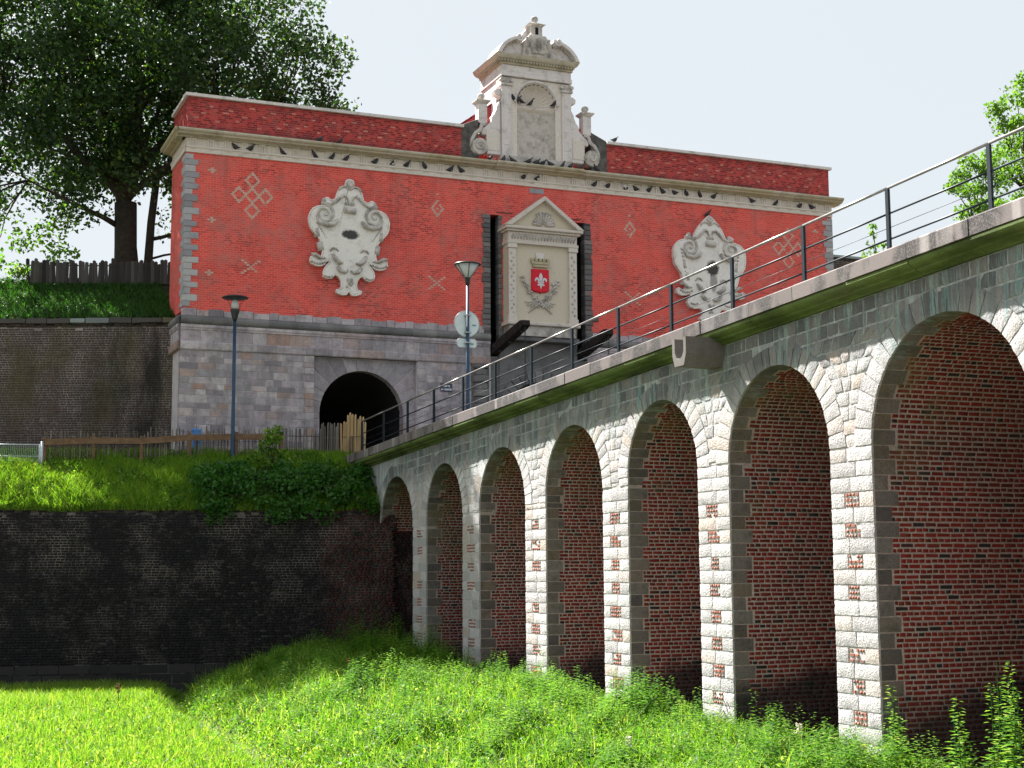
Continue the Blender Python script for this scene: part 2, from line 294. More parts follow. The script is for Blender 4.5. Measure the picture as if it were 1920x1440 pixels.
# ------------------------------------------------------------------ mesh helpers
class MB:
    def __init__(s): s.v = []; s.f = []; s.r = []
    def add(s, vs, fs, rnd=0.):
        o = len(s.v); s.v.extend([tuple(map(float, p)) for p in vs]); s.f.extend([tuple(i+o for i in f) for f in fs]); s.r.extend([rnd]*len(fs)); return s
    def box(s, x0, x1, y0, y1, z0, z1, rnd=0.):
        return s.hexa([(x0, y0, z0), (x1, y0, z0), (x1, y1, z0), (x0, y1, z0), (x0, y0, z1), (x1, y0, z1), (x1, y1, z1), (x0, y1, z1)], rnd)
    def hexa(s, c, rnd=0.):
        return s.add(c, [(0, 3, 2, 1), (4, 5, 6, 7), (0, 1, 5, 4), (1, 2, 6, 5), (2, 3, 7, 6), (3, 0, 4, 7)], rnd)
    def bbox(s, x0, x1, y0, y1, z0, z1, b=.01, rnd=0.):      # box with chamfered front (-y) edges
        return s.add([(x0, y1, z0), (x1, y1, z0), (x1, y1, z1), (x0, y1, z1), (x0, y0+b, z0), (x1, y0+b, z0), (x1, y0+b, z1), (x0, y0+b, z1),
                      (x0+b, y0, z0+b), (x1-b, y0, z0+b), (x1-b, y0, z1-b), (x0+b, y0, z1-b)],
                     [(0, 3, 2, 1), (8, 9, 10, 11), (0, 1, 5, 4), (1, 2, 6, 5), (2, 3, 7, 6), (3, 0, 4, 7), (4, 5, 9, 8), (5, 6, 10, 9), (6, 7, 11, 10), (7, 4, 8, 11)], rnd)
    def prism(s, poly, d0, d1, ax='y', bev=0., rnd=0.):
        # poly in (x,z) for ax y, (y,z) for ax x ; d0 is the front (small) side
        n = len(poly)
        def P(a, b, d): return (a, d, b) if ax == 'y' else (d, a, b)
        A = sum(poly[i][0]*poly[(i+1) % n][1]-poly[(i+1) % n][0]*poly[i][1] for i in range(n))
        if (A < 0) == (ax == 'y'): poly = poly[::-1]
        rings = [poly]
        if bev:
            ins = []
            sg = 1 if ax == 'y' else -1
            for i in range(n):
                p, q, r = (np.array(poly[(i+k) % n], float) for k in (-1, 0, 1))
                a = q-p; b = r-q; a /= np.linalg.norm(a)+1e-9; b /= np.linalg.norm(b)+1e-9
                nn = np.array([-a[1]-b[1], a[0]+b[0]])*sg; nn /= max(np.linalg.norm(nn), .6)
                ins.append(tuple(q+nn*bev))
            vs = [P(a, b, d0) for a, b in ins]+[P(a, b, d0+bev) for a, b in poly]+[P(a, b, d1) for a, b in poly]
            k = 3
        else:
            vs = [P(a, b, d0) for a, b in poly]+[P(a, b, d1) for a, b in poly]; k = 2
        fs = [tuple(range(n)), tuple(range((k-1)*n, k*n))[::-1]]
        for j in range(k-1):
            for i in range(n):
                i2 = (i+1) % n; fs.append((j*n+i, (j+1)*n+i, (j+1)*n+i2, j*n+i2))
        return s.add(vs, fs, rnd)
    def tube(s, pts, r, n=6, rnd=0., caps=True):
        pts = [np.array(p, float) for p in pts]; m = len(pts)
        rr = r if hasattr(r, '__len__') else [r]*m
        vs = []; t0 = pts[1]-pts[0]; t0 /= np.linalg.norm(t0)+1e-9
        a = np.cross(t0, (0, 0, 1.)); 
        if np.linalg.norm(a) < 1e-3: a = np.array((1., 0, 0))
        a /= np.linalg.norm(a)
        for i in range(m):
            t = pts[min(i+1, m-1)]-pts[max(i-1, 0)]; t /= np.linalg.norm(t)+1e-9
            a = a-t*(a@t); a /= np.linalg.norm(a)+1e-9; b = np.cross(t, a)
            for k in range(n):
                th = 2*PI*k/n; vs.append(pts[i]+rr[i]*(math.cos(th)*a+math.sin(th)*b))
        fs = [(i*n+k, i*n+(k+1) % n, (i+1)*n+(k+1) % n, (i+1)*n+k) for i in range(m-1) for k in range(n)]
        if caps: fs += [tuple(range(n))[::-1], tuple(range((m-1)*n, m*n))]
        return s.add(vs, fs, rnd)
    def lathe(s, prof, cx, cy, n=16, rnd=0.):
        vs = [(cx+r*math.cos(2*PI*k/n), cy+r*math.sin(2*PI*k/n), z) for r, z in prof for k in range(n)]
        m = len(prof); fs = [(i*n+k, i*n+(k+1) % n, (i+1)*n+(k+1) % n, (i+1)*n+k) for i in range(m-1) for k in range(n)]
        fs += [tuple(range(n))[::-1], tuple(range((m-1)*n, m*n))]
        return s.add(vs, fs, rnd)
    def ball(s, c, r, n=8, m=5, rnd=0.):
        rx, ry, rz = r if hasattr(r, '__len__') else (r, r, r)
        vs = [(c[0], c[1], c[2]-rz)]; fs = []
        for i in range(1, m):
            ph = -PI/2+PI*i/m
            vs += [(c[0]+rx*math.cos(ph)*math.cos(2*PI*k/n), c[1]+ry*math.cos(ph)*math.sin(2*PI*k/n), c[2]+rz*math.sin(ph)) for k in range(n)]
        vs.append((c[0], c[1], c[2]+rz)); L = len(vs)-1
        fs += [(0, 1+(k+1) % n, 1+k) for k in range(n)]
        fs += [(1+i*n+k, 1+i*n+(k+1) % n, 1+(i+1)*n+(k+1) % n, 1+(i+1)*n+k) for i in range(m-2) for k in range(n)]
        fs += [(1+(m-2)*n+k, 1+(m-2)*n+(k+1) % n, L) for k in range(n)]
        return s.add(vs, fs, rnd)
    def mesh(s, name, off=(0, 0, 0), smooth=False):
        me = bpy.data.meshes.new(name)
        v = np.array(s.v, float)-np.array(off)
        me.from_pydata(v.tolist(), [], s.f)
        a = me.attributes.new('rnd', 'FLOAT', 'FACE'); a.data.foreach_set('value', s.r)
        if smooth: me.polygons.foreach_set('use_smooth', [True]*len(s.f))
        me.update()
        if smooth == 'edges': me.set_sharp_from_angle(angle=math.radians(42))
        return me
    def obj(s, name, mat, parent=None, smooth=False, kind=None):
        if parent is None:
            v = np.array(s.v); off = (v.min(0)+v.max(0))/2; off[2] = v[:, 2].min()
        else: off = np.zeros(3)
        me = s.mesh(name, off, smooth); me.materials.append(M[mat] if isinstance(mat, str) else mat)
        o = bpy.data.objects.new(name, me); C.objects.link(o)
        if parent is not None: attach(o, parent)
        else: o.location = off
        if kind: o['kind'] = kind
        return o
def attach(o, parent):
    o.parent = parent
    o.location = Vector(o.location)-wloc(parent)
def wloc(o):
    l = Vector(o.location)
    while o.parent: o = o.parent; l += Vector(o.location)
    return l
def empty(name, loc):
    o = bpy.data.objects.new(name, None); o.location = loc; o.empty_display_size = .3; C.objects.link(o); return o
def tag(o, label, cat, group=None):
    o['label'] = label; o['category'] = cat
    if group: o['group'] = group
    return o
def thing(name, loc, label, cat, group=None): return tag(empty(name, loc), label, cat, group)
def struct(o): o['kind'] = 'structure'; return o

def fastmesh(name, V, sizes, rnd, mat, parent=None, kind=None, smooth=False):
    # V: (n,k,3) groups of vertices; sizes: index lists in each group
    n, k, _ = V.shape; me = bpy.data.meshes.new(name)
    off = np.zeros(3)
    if parent is None:
        off = (V.reshape(-1, 3).min(0)+V.reshape(-1, 3).max(0))/2; off[2] = V[..., 2].min()
    me.vertices.add(n*k); me.vertices.foreach_set('co', (V.reshape(-1, 3)-off).ravel())
    li = np.concatenate([np.array(f) for f in sizes]); tot = np.array([len(f) for f in sizes])
    loops = (li[None, :]+np.arange(n)[:, None]*k).ravel(); tots = np.tile(tot, n); starts = np.concatenate([[0], np.cumsum(tots)[:-1]])
    me.loops.add(len(loops)); me.loops.foreach_set('vertex_index', loops.astype(np.int32))
    me.polygons.add(len(tots)); me.polygons.foreach_set('loop_start', starts.astype(np.int32)); me.polygons.foreach_set('loop_total', tots.astype(np.int32))
    me.update(calc_edges=True)
    a = me.attributes.new('rnd', 'FLOAT', 'FACE'); a.data.foreach_set('value', np.repeat(rnd, len(sizes)).astype(np.float32))
    if smooth: me.polygons.foreach_set('use_smooth', np.ones(len(tots), bool))
    me.materials.append(M[mat]); o = bpy.data.objects.new(name, me); C.objects.link(o)
    if parent is not None: attach(o, parent)
    else: o.location = off
    if kind: o['kind'] = kind
    return o

def rough_block(mb, c, seg=.14, bul=.02, jit=.008, rnd=None, faces=('x0', 'y0'), rg=rng):
    # c[i][j][k]: corners along depth (x), along the face (y), up (z); the faces named get a hewn surface, the rest stay plain
    c = np.array(c, float); L = [np.linalg.norm(c[1, 0, 0]-c[0, 0, 0]), max(np.linalg.norm(c[0, 1, 0]-c[0, 0, 0]), np.linalg.norm(c[0, 1, 1]-c[0, 0, 1])), np.linalg.norm(c[0, 0, 1]-c[0, 0, 0])]
    ax = [c[1, 0, 0]-c[0, 0, 0], c[0, 1, 0]-c[0, 0, 0], c[0, 0, 1]-c[0, 0, 0]]; ax = [a/(np.linalg.norm(a)+1e-9) for a in ax]
    N = [max(1, int(round(l/seg))) for l in L]; vd = {}; vs = []; fs = []
    def V(i, j, k):
        key = (i, j, k)
        if key in vd: return vd[key]
        u, v, w_ = i/N[0], j/N[1], k/N[2]
        p = np.zeros(3)
        for a, b, d in ((a, b, d) for a in (0, 1) for b in (0, 1) for d in (0, 1)):
            p += c[a, b, d]*((u if a else 1-u)*(v if b else 1-v)*(w_ if d else 1-w_))
        idx = (i, j, k); on = [idx[q] in (0, N[q]) for q in range(3)]; cnt = sum(on)
        for q in range(3):
            if on[q]:
                sgn = -1 if idx[q] == 0 else 1
                dd = bul*(.1+rg.random()*.9) if cnt == 1 else -jit*rg.random()
                if cnt == 1 and 'xyz'[q]+('0' if idx[q] == 0 else '1') not in faces: dd = -.004
                p = p+ax[q]*sgn*dd
        vd[key] = len(vs); vs.append(p); return vd[key]
    for fc in ('x0', 'y0', 'y1', 'z0', 'z1'):
        q = 'xyz'.index(fc[0]); e = 0 if fc[1] == '0' else N[q]; a, b = [z for z in range(3) if z != q]
        na, nb = N[a], N[b]
        flip = (fc in ('x0', 'y1', 'z0'))
        for i in range(na):
            for j in range(nb):
                qd = []
                for di, dj in ((0, 0), (1, 0), (1, 1), (0, 1)):
                    id_ = [0, 0, 0]; id_[q] = e; id_[a] = i+di; id_[b] = j+dj; qd.append(V(*id_))
                fs.append(tuple(qd[::-1]) if flip else tuple(qd))
    mb.add(vs, fs, rng.random() if rnd is None else rnd); return mb
def corners(x0, x1, y0, y1, z0, z1):
    return [[[(x, y, z) for z in (z0, z1)] for y in (y0, y1)] for x in (x0, x1)]

def unit_brick(seed):
    r = random.Random(seed); b = .06
    def j(s=.05): return r.uniform(-s, s)
    bk = [(-.5, .5, -.5), (.5, .5, -.5), (.5, .5, .5), (-.5, .5, .5)]
    md = [(-.5+j(.02), -.2, -.5+j(.06)), (.5+j(.02), -.2, -.5+j(.06)), (.5+j(.02), -.2, .5+j(.06)), (-.5+j(.02), -.2, .5+j(.06))]
    fr = [(-.46+j(.02), -.5, -.38+j(.07)), (.46+j(.02), -.5, -.38+j(.07)), (.46+j(.02), -.5, .38+j(.07)), (-.46+j(.02), -.5, .38+j(.07))]
    fs = [(8, 9, 10, 11)]+[(a+o, (a+1) % 4+o, (a+1) % 4+o+4, a+o+4) for o in (0, 4) for a in range(4)]
    return bk+md+fr, fs
UB = [unit_brick(i) for i in range(10)]
def brick_field(items, parent, mat, n_single, single_name='brick', mass_name='brickwork'):
    # items: (centre, along, out, up, length, depth, height, rnd, on_show size) ; the largest on show are objects, the rest one mass
    items.sort(key=lambda i: -i[8])
    mes = []
    for q, (vs, fs) in enumerate(UB):
        b = MB(); b.add(vs, fs, 0.); me = b.mesh('brick'); me.materials.append(M[mat]); mes.append(me)
    pl = wloc(parent)
    for n_, it in enumerate(items[:n_single]):
        c, a, o_, u, l, d, h = it[:7]
        o = bpy.data.objects.new(single_name, mes[n_ % 10]); C.objects.link(o); o.parent = parent
        R = Matrix(((a[0], -o_[0], u[0]), (a[1], -o_[1], u[1]), (a[2], -o_[2], u[2]))).to_4x4()
        if R.to_3x3().determinant() < 0: R = Matrix(((-a[0], -o_[0], u[0]), (-a[1], -o_[1], u[1]), (-a[2], -o_[2], u[2]))).to_4x4()
        o.matrix_basis = Matrix.Translation(Vector(c)-pl) @ R @ Matrix.Diagonal((l, d, h, 1))
    rest = items[n_single:]
    if not rest: return
    V = np.zeros((len(rest), 12, 3)); T = [np.array(u[0]) for u in UB]
    for i, it in enumerate(rest):
        c, a, o_, u, l, d, h = it[:7]; q = T[i % 10]
        V[i] = np.array(c)+np.outer(q[:, 0]*l, a)-np.outer(q[:, 1]*d, o_)+np.outer(q[:, 2]*h, u)
    fastmesh(mass_name, V, UB[0][1], np.array([it[7] for it in rest]), mat, parent, 'stuff')
def shown(c, l, h, lim=True):
    x, y, z = px(c)
    if z < 1 or x < 0 or x > 1912 or y < 0 or y > 1435: return -1
    return l*h/z**2

# ------------------------------------------------------------------ the ground
def sn(x, y, s=1.): return (np.sin(x*.9*s+1.3)*np.cos(y*1.1*s+.4)+.6*np.sin(x*2.1*s+y*1.7*s)+.4*np.cos(x*3.7*s-y*2.9*s+2.))/2.
def ground_h(x, y):
    x = np.asarray(x, float); y = np.asarray(y, float)
    base = -3.95+.05*sn(x, y, .8)
    near = np.clip((22-y)/17, 0, 1); base = base+near*near*(3-2*near)*2.2
    xg = 8.0+.25*np.sin(y*.35)+np.clip((y-44)/8, 0, 1)*1.6
    d = x-xg
    gully = -.38*np.exp(-(d/.55)**2)*np.clip((y-27)/4, 0, 1)
    m = np.clip(d/4.5, 0, 1); m = m*m*(3-2*m)
    top = np.clip(-3.36+.026*(y-30)+.12*sn(x, y, .7), -4, -2.6)
    fade = np.clip((y-14)/8, 0, 1)
    h = base+gully+(top-base)*m*fade
    h = np.where((x > 16.2) & (y > 10) & (y < 58), np.minimum(h, -3.55), h)
    return h
def sheet(name, xs, ys, hf, mat):
    X, Y = np.meshgrid(xs, ys); Z = hf(X, Y); nx, ny = len(xs), len(ys)
    b = MB(); b.v = list(map(tuple, np.stack([X, Y, Z], -1).reshape(-1, 3).tolist()))
    b.f = [(j*nx+i, j*nx+i+1, (j+1)*nx+i+1, (j+1)*nx+i) for j in range(ny-1) for i in range(nx-1)]; b.r = [0.]*len(b.f)
    return struct(b.obj(name, mat, smooth=True))
gx = np.concatenate([[-600, -250, -100, -50, -25, -14], np.arange(-8, 22, .5), [24, 30, 40, 60, 120, 300, 600]])
gy = np.concatenate([[-300, -100, -40, -15, -5], np.arange(0, 56, .5), [58, 62, 70, 90, 140, 300, 700]])
sheet('ground', gx, gy, ground_h, 'meadow')

def wl_y(x): return 52.-.25*(x-16)             # line of the lower moat wall
def wu_y(x): return 59.5-.42*(x-10.2)          # line of the upper rampart wall
def terr_h(x, y):
    d = np.clip((y-wl_y(x)-.15)/3.6, 0, 1)
    return 2.25+d**.8*2.15+.06*sn(x, y, 1.3)
tb = MB(); xs = np.arange(-12, 16.9, .6); NN = 14
for j in range(-1, NN+1):
    for x in xs:
        xx = min(x, 16.7)
        y = wl_y(xx)+.16+(60.5+max(0, 10.2-xx)*.45-wl_y(xx))*max(j, 0)/NN; tb.v.append((float(xx), float(y), float(terr_h(xx, y)) if j >= 0 else .8))
n_ = len(xs); tb.f = [(j*n_+i, j*n_+i+1, (j+1)*n_+i+1, (j+1)*n_+i) for j in range(NN+1) for i in range(n_-1)]; tb.r = [0.]*len(tb.f)
struct(tb.obj('terrace', 'earth', smooth=True))
def bank_h(x, y):
    d = np.clip((y-wu_y(x)-.2)/5., 0, 1); return 10.15+d*2.5+.07*sn(x, y, 1.6)
tb = MB(); xs = np.arange(-14, 15, .6)
for j in range(NN+1):
    for x in xs:
        y = max(wu_y(x), 59.5)+.1+(5.5 if j < NN else 40)*j/NN; tb.v.append((float(x), float(y), float(bank_h(x, y))))
n_ = len(xs); tb.f = [(j*n_+i, j*n_+i+1, (j+1)*n_+i+1, (j+1)*n_+i) for j in range(NN) for i in range(n_-1)]; tb.r = [0.]*len(tb.f)
struct(tb.obj('rampart_bank', 'leaflitter', smooth=True))

# ------------------------------------------------------------------ the bridge
XB = 16.48
bridge = thing('arched_bridge', (XB, 33, -4.4), 'long stone and brick bridge of tall round arches leading to the red gate', 'bridge')
AR = [(13.00, 16.90, 4.62), (18.22, 22.43, 4.36), (23.75, 27.47, 4.13), (28.80, 32.20, 3.95), (33.59, 37.12, 3.82), (38.54, 42.09, 3.63), (43.53, 46.92, 3.49), (48.30, 52.00, 3.36)]
H = .285; ZB = -4.56; CB = .095
def cop(y): return 6.381-.0351*y
def low(y): return cop(y)-.585
arcs = [((a+b)/2, (b-a)/2, z-(b-a)/2) for a, b, z in AR]           # centre, radius, springing height
YE = 57.6
def core(grow, x0, x1, name, mat):
    poly = [(11.5, ZB)]
    for (a, b, z), (yc, R, zs) in zip(AR, arcs):
        Rg = R+grow; poly.append((yc-Rg, ZB))
        for k in range(0, 29): th = PI-PI*k/28; poly.append((yc+Rg*math.cos(th), zs+Rg*math.sin(th)))
        poly.append((yc+Rg, ZB))
    poly += [(YE, ZB), (YE, cop(YE)-.45), (11.5, cop(11.5)-.45)]
    MB().prism(poly, x0, x1, 'x').obj(name, mat, bridge)
core(.014, XB+.022, XB+.06, 'facing_mortar', 'joint')
core(.014, XB+.06, XB+5.5, 'vault_mortar', 'mortar')
MB().box(XB+5.5, 34.5, 11.5, YE, ZB, 4.2).obj('rear_wall', 'mortar', bridge)
d = MB(); d.hexa([(16.65, 11.5, cop(11.5)-.6), (34.5, 11.5, cop(11.5)-.6), (34.5, 57.8, cop(57.8)-.6), (16.65, 57.8, cop(57.8)-.6),
                  (16.65, 11.5, cop(11.5)-.16), (34.5, 11.5, cop(11.5)-.16), (34.5, 57.8, cop(57.8)-.16), (16.65, 57.8, cop(57.8)-.16)]); d.obj('deck', 'asphalt', bridge)

stones = []     # (MeshBuilder, show)
def addstone(c8, mat, far, faces, bul=.011):
    b = MB(); rough_block(b, c8, .085 if not far else .2, bul, .014 if mat != 'jamb' else .009, faces=faces)
    cc = np.array(c8).reshape(-1, 3); ext = cc.max(0)-cc.min(0)
    stones.append((b, shown(cc.mean(0)-np.array([.2, 0, 0]), ext[0] if mat == 'jamb' else ext[1], ext[2]), mat))
bricks = []; panel = []
def put_brick(lst, c, a, o_, u, l, d, h):
    c = np.array(c); lst.append((c, a, o_, u, l, d, h, rng.random(), -1 if o_[1] > .5 else shown(c, l, h)))
g = .007
ex, ey, ez = np.eye(3)
nrow = int(round((1.9-ZB)/H))
for i in range(len(AR)):
    y0 = AR[i][1]; y1 = AR[i+1][0] if i+1 < len(AR) else None
    if y1 is None: break
    top = min(arcs[i][2], arcs[i+1][2]); rows = int(math.floor((top-ZB)/H)); far = i > 4
    for k in range(rows+1):
        z0 = ZB+k*H; z1 = z0+H if k < rows else top
        if z1-z0 < .09: continue
        dep = .38 if k % 2 else .54; dep += rng.uniform(-.03, .03)
        Wd = y1-y0; zz = (z0+z1)/2
        if k % 2 == 0 and zz < 1.62-.12*i*.3 and k > 1 and rng.random() > .07:
            a = rng.uniform(.36, .52); b_ = rng.uniform(.36, .52)
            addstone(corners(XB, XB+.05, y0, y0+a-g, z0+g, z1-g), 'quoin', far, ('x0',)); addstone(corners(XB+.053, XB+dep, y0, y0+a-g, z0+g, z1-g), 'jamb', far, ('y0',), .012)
            addstone(corners(XB, XB+.4, y1-b_+g, y1, z0+g, z1-g), 'quoin', far, ('x0', 'y0'))
            P0, P1 = y0+a+g, y1-b_-g
            for r_ in range(3):
                nb = rng.choice((3, 3, 4, 4, 5)); wv = [rng.uniform(.8, 1.2) for _ in range(nb)]; sm = sum(wv); yy = P0
                for q in wv:
                    l = (P1-P0)*q/sm
                    if rng.random() > .06: put_brick(panel, (XB+.05+rng.uniform(-.006, .008), yy+l/2, z0+CB*(r_+.5)+rng.uniform(-.006, .006)), -ey, -ex, ez, l-.03-rng.uniform(0, .014), .10, CB-.03-rng.uniform(0, .016))
                    yy += l
        else:
            m = y0+Wd*rng.uniform(.38, .62)
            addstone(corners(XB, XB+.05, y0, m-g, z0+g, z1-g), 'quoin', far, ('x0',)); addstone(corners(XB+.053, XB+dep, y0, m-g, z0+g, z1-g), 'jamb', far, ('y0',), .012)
            addstone(corners(XB, XB+.4, m+g, y1, z0+g, z1-g), 'quoin', far, ('x0', 'y0'))
    if arcs[i][2]-top > .04:
        z0, z1 = top+g, arcs[i][2]-g
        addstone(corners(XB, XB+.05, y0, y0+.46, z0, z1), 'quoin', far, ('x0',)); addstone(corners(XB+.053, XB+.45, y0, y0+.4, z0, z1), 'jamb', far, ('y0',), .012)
# voussoirs and spandrels
rings = []; soffit = MB()
for i, (yc, R, zs) in enumerate(arcs):
    n = 23; ed = [PI*k/n for k in range(n+1)]
    ed = [0]+[e+rng.uniform(-.012, .012) for e in ed[1:-1]]+[PI]; rings.append((yc, R+.40, zs))
    for k in range(n):
        a0, a1 = ed[k]+.004, ed[k+1]-.004; am = (a0+a1)/2
        Ro = R+.40+.10*abs(math.cos(am))+rng.uniform(-.03, .05); dep = (.40 if k % 2 else .55)+rng.uniform(-.03, .03)
        if zs+Ro*math.sin(am) > low(yc)-.02: Ro = R+.34
        def pt(x, a, r_): return (x, yc+r_*math.cos(a), zs+r_*math.sin(a))
        b = MB(); rough_block(b, [[[pt(x, a, r_) for r_ in (R, Ro)] for a in (a1, a0)] for x in (XB-.004, XB+.05)], .09 if i < 5 else .25, .010, .012, faces=('x0',))
        b.obj('voussoir', 'quoin', bridge, 'edges')
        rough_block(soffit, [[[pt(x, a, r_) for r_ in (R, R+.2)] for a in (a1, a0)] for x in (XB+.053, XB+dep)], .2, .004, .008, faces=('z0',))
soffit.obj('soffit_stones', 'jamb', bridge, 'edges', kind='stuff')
for k in range(14):
    for i in range(len(arcs)-1):
        yc, Ro, zs = rings[i]; yc2, Ro2, zs2 = rings[i+1]; top = min(arcs[i][2], arcs[i+1][2])
        def yl(z):
            dz = (z-zs)/(Ro+.10*(1-min(1, abs((z-zs)/Ro))))
            return yc+(math.sqrt(1-dz*dz)*(Ro+.08) if 0 <= dz < 1 else (Ro+.08 if dz < 0 else -.01))
        def yr(z):
            dz = (z-zs2)/(Ro2+.10*(1-min(1, abs((z-zs2)/Ro2))))
            return yc2-(math.sqrt(1-dz*dz)*(Ro2+.08) if 0 <= dz < 1 else (Ro2+.08 if dz < 0 else -.01))
        ym = (yc+yc2)/2; zt = low(ym)-k*H*.97; zb = zt-H*.97
        if zt < top+.06: continue
        zb = max(zb, top+.005)
        l0, l1, r0, r1 = yl(zb), yl(zt), yr(zb), yr(zt)
        if l0-l1 > .45: l0 = l1 = max(l1, yl((zt+zb)/2))
        if r1-r0 > .45: r0 = r1 = min(r1, yr((zt+zb)/2))
        if r1-l1 < .12: continue
        n = max(1, int(round((r1-l1)/rng.uniform(.36, .5))))
        cut = sorted([0, 1]+[(q+rng.uniform(-.22, .22))/n for q in range(1, n)])
        for q in range(n):
            f0, f1 = cut[q], cut[q+1]; g = .013
            A0 = l0+(r0-l0)*f0+g; A1 = l0+(r0-l0)*f1-g; B0 = l1+(r1-l1)*f0+g; B1 = l1+(r1-l1)*f1-g
            if A1-A0 < .05 and B1-B0 < .05: continue
            A1 = max(A1, A0+.02); B1 = max(B1, B0+.02)
            def zz(y, z): return z-.0351*(y-ym)
            x0 = XB+rng.uniform(.0, .012)
            c8 = [[[(x, A0, zz(A0, zb)+g), (x, B0, zz(B0, zt)-g)], [(x, A1, zz(A1, zb)+g), (x, B1, zz(B1, zt)-g)]] for x in (x0, XB+.3)]
            addstone(c8, 'stone', i > 4, ('x0',), .010)
# end of the bridge beyond the frame: plain squared stones around the nearest half bay
stones.sort(key=lambda s_: -s_[1])
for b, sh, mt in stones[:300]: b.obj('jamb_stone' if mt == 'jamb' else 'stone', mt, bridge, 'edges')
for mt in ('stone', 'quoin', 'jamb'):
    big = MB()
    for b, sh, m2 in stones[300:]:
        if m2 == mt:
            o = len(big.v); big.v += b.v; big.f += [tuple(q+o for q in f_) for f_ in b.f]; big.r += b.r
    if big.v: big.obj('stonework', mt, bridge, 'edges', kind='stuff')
abut = []
# brick lining of the far side of every arch: jamb, then round the vault
for i, (yc, R, zs) in enumerate(arcs):
    yj = AR[i][1]; x_end = XB+(4.4 if i > 0 else 1.5)
    nj = int((zs-ZB)/CB); na = int(R*PI*.93/CB)
    for cidx in range(4, nj+na):
        if cidx < nj:
            dep = .38 if (cidx//3) % 2 else .54
            if i == 7: dep = -.12
        else: dep = .42 if (((cidx-nj)*CB/R)/(PI/23)) % 2 >= 1 else .57
        off = rng.uniform(-.02, .02)
        x = XB+dep+.015; strt = cidx % 2 == 0; first = True
        while x < x_end:
            l = (.285 if strt else .142)*rng.uniform(.92, 1.08)
            if first and rng.random() < .5: l *= .6
            first = False
            if rng.random() < .05: l = .142
            if cidx < nj:
                c = (x+l/2, yj+.045+rng.uniform(-.004, .004), ZB+(cidx+.5)*CB+rng.uniform(-.005, .005)); o_ = -ey; u = ez
            else:
                th = ((cidx-nj)+.5)*CB/R+(ZB+nj*CB-zs)/R
                o_ = np.array([0, -math.cos(th), -math.sin(th)]); u = np.array([0, -math.sin(th), math.cos(th)])
                c = np.array([x+l/2, yc, zs])-o_*(R+.045+rng.uniform(-.004, .004))
            tl = rng.uniform(-.02, .02); a_ = ex+u*tl; a_ = a_/np.linalg.norm(a_)
            put_brick(abut if i == 7 and cidx < nj else bricks, c, a_, o_, u, l-.02-rng.uniform(0, .01), .09, CB-.021-rng.uniform(0, .008))
            if cidx < nj and x > XB+.1: put_brick(bricks, (x+l/2, AR[i][0]-.045, c[2]), a_, ey, ez, l-.022, .09, CB-.024)
            x += l
brick_field(bricks, bridge, 'brick', 300)
brick_field(abut, bridge, 'darkbrick', 0, mass_name='abutment_brickwork')
MB().box(XB-.08, XB+5, 52.007, 52.05, ZB, arcs[7][2]).obj('abutment_mortar', 'darkmortar', bridge)
brick_field(panel, bridge, 'panel_brick', 120, 'panel_brick', 'panel_brickwork')
# coping, mossy moulding, spout
y = 11.6
while y < 57.4:
    L = rng.uniform(1.5, 2.1); y2 = min(y+L, 57.5)
    def sl(prof, a, b): return [(x, a, z+cop(a)) for x, z in prof]+[(x, b, z+cop(b)) for x, z in prof]
    jx, jz = rng.uniform(-.012, .010), rng.uniform(-.010, .006); pr = [(16.08+jx, -.31), (16.075+jx, -.03+jz), (16.11+jx, jz), (16.68, .02), (16.70, -.31)]; n = len(pr)
    b = MB(); b.add(sl(pr, y+.006, y2-.006), [tuple(range(n)), tuple(range(n, 2*n))[::-1]]+[(q, n+q, n+(q+1) % n, (q+1) % n) for q in range(n)], rng.random()); b.obj('coping_stone', 'coping', bridge)
    jx, jz = rng.uniform(-.012, .012), rng.uniform(-.008, .006); pr = [(16.13+jx, -.315), (16.105+jx, -.345), (16.105+jx, -.385), (16.13+jx, -.425), (16.18+jx, -.455), (16.25+jx, -.472), (16.27+jx, -.48+jz), (16.275+jx, -.51+jz), (16.33, -.525), (16.38, -.535), (16.42, -.555), (16.42, -.585), (16.60, -.585), (16.60, -.315)]; n = len(pr)
    b = MB(); b.add(sl(pr, y+.006, y2-.006), [tuple(range(n)), tuple(range(n, 2*n))[::-1]]+[(q, n+q, n+(q+1) % n, (q+1) % n) for q in range(n)], rng.random()); b.obj('moulding_stone', 'moss', bridge)
    y = y2
ys, zs_ = 27.85, 4.62
b = MB()
def sp(x, s=1.):   # U section of the trough
    o = [(-.30, .36), (-.30, .0), (-.20, -.25), (.20, -.25), (.30, .0), (.30, .36), (.19, .36), (.19, .06), (.12, -.06), (0, -.10), (-.12, -.06), (-.19, .06), (-.19, .36)]
    return [(x, ys+p*s, zs_+q*s) for p, q in o]
A, B_ = sp(15.55), sp(16.56, 1.04); n = len(A)
b.add(A+B_, [tuple(range(n)), tuple(range(n, 2*n))[::-1]]+[(q, (q+1) % n, n+(q+1) % n, n+q) for q in range(n)], .3)
b.obj('water_spout', 'spout', bridge)

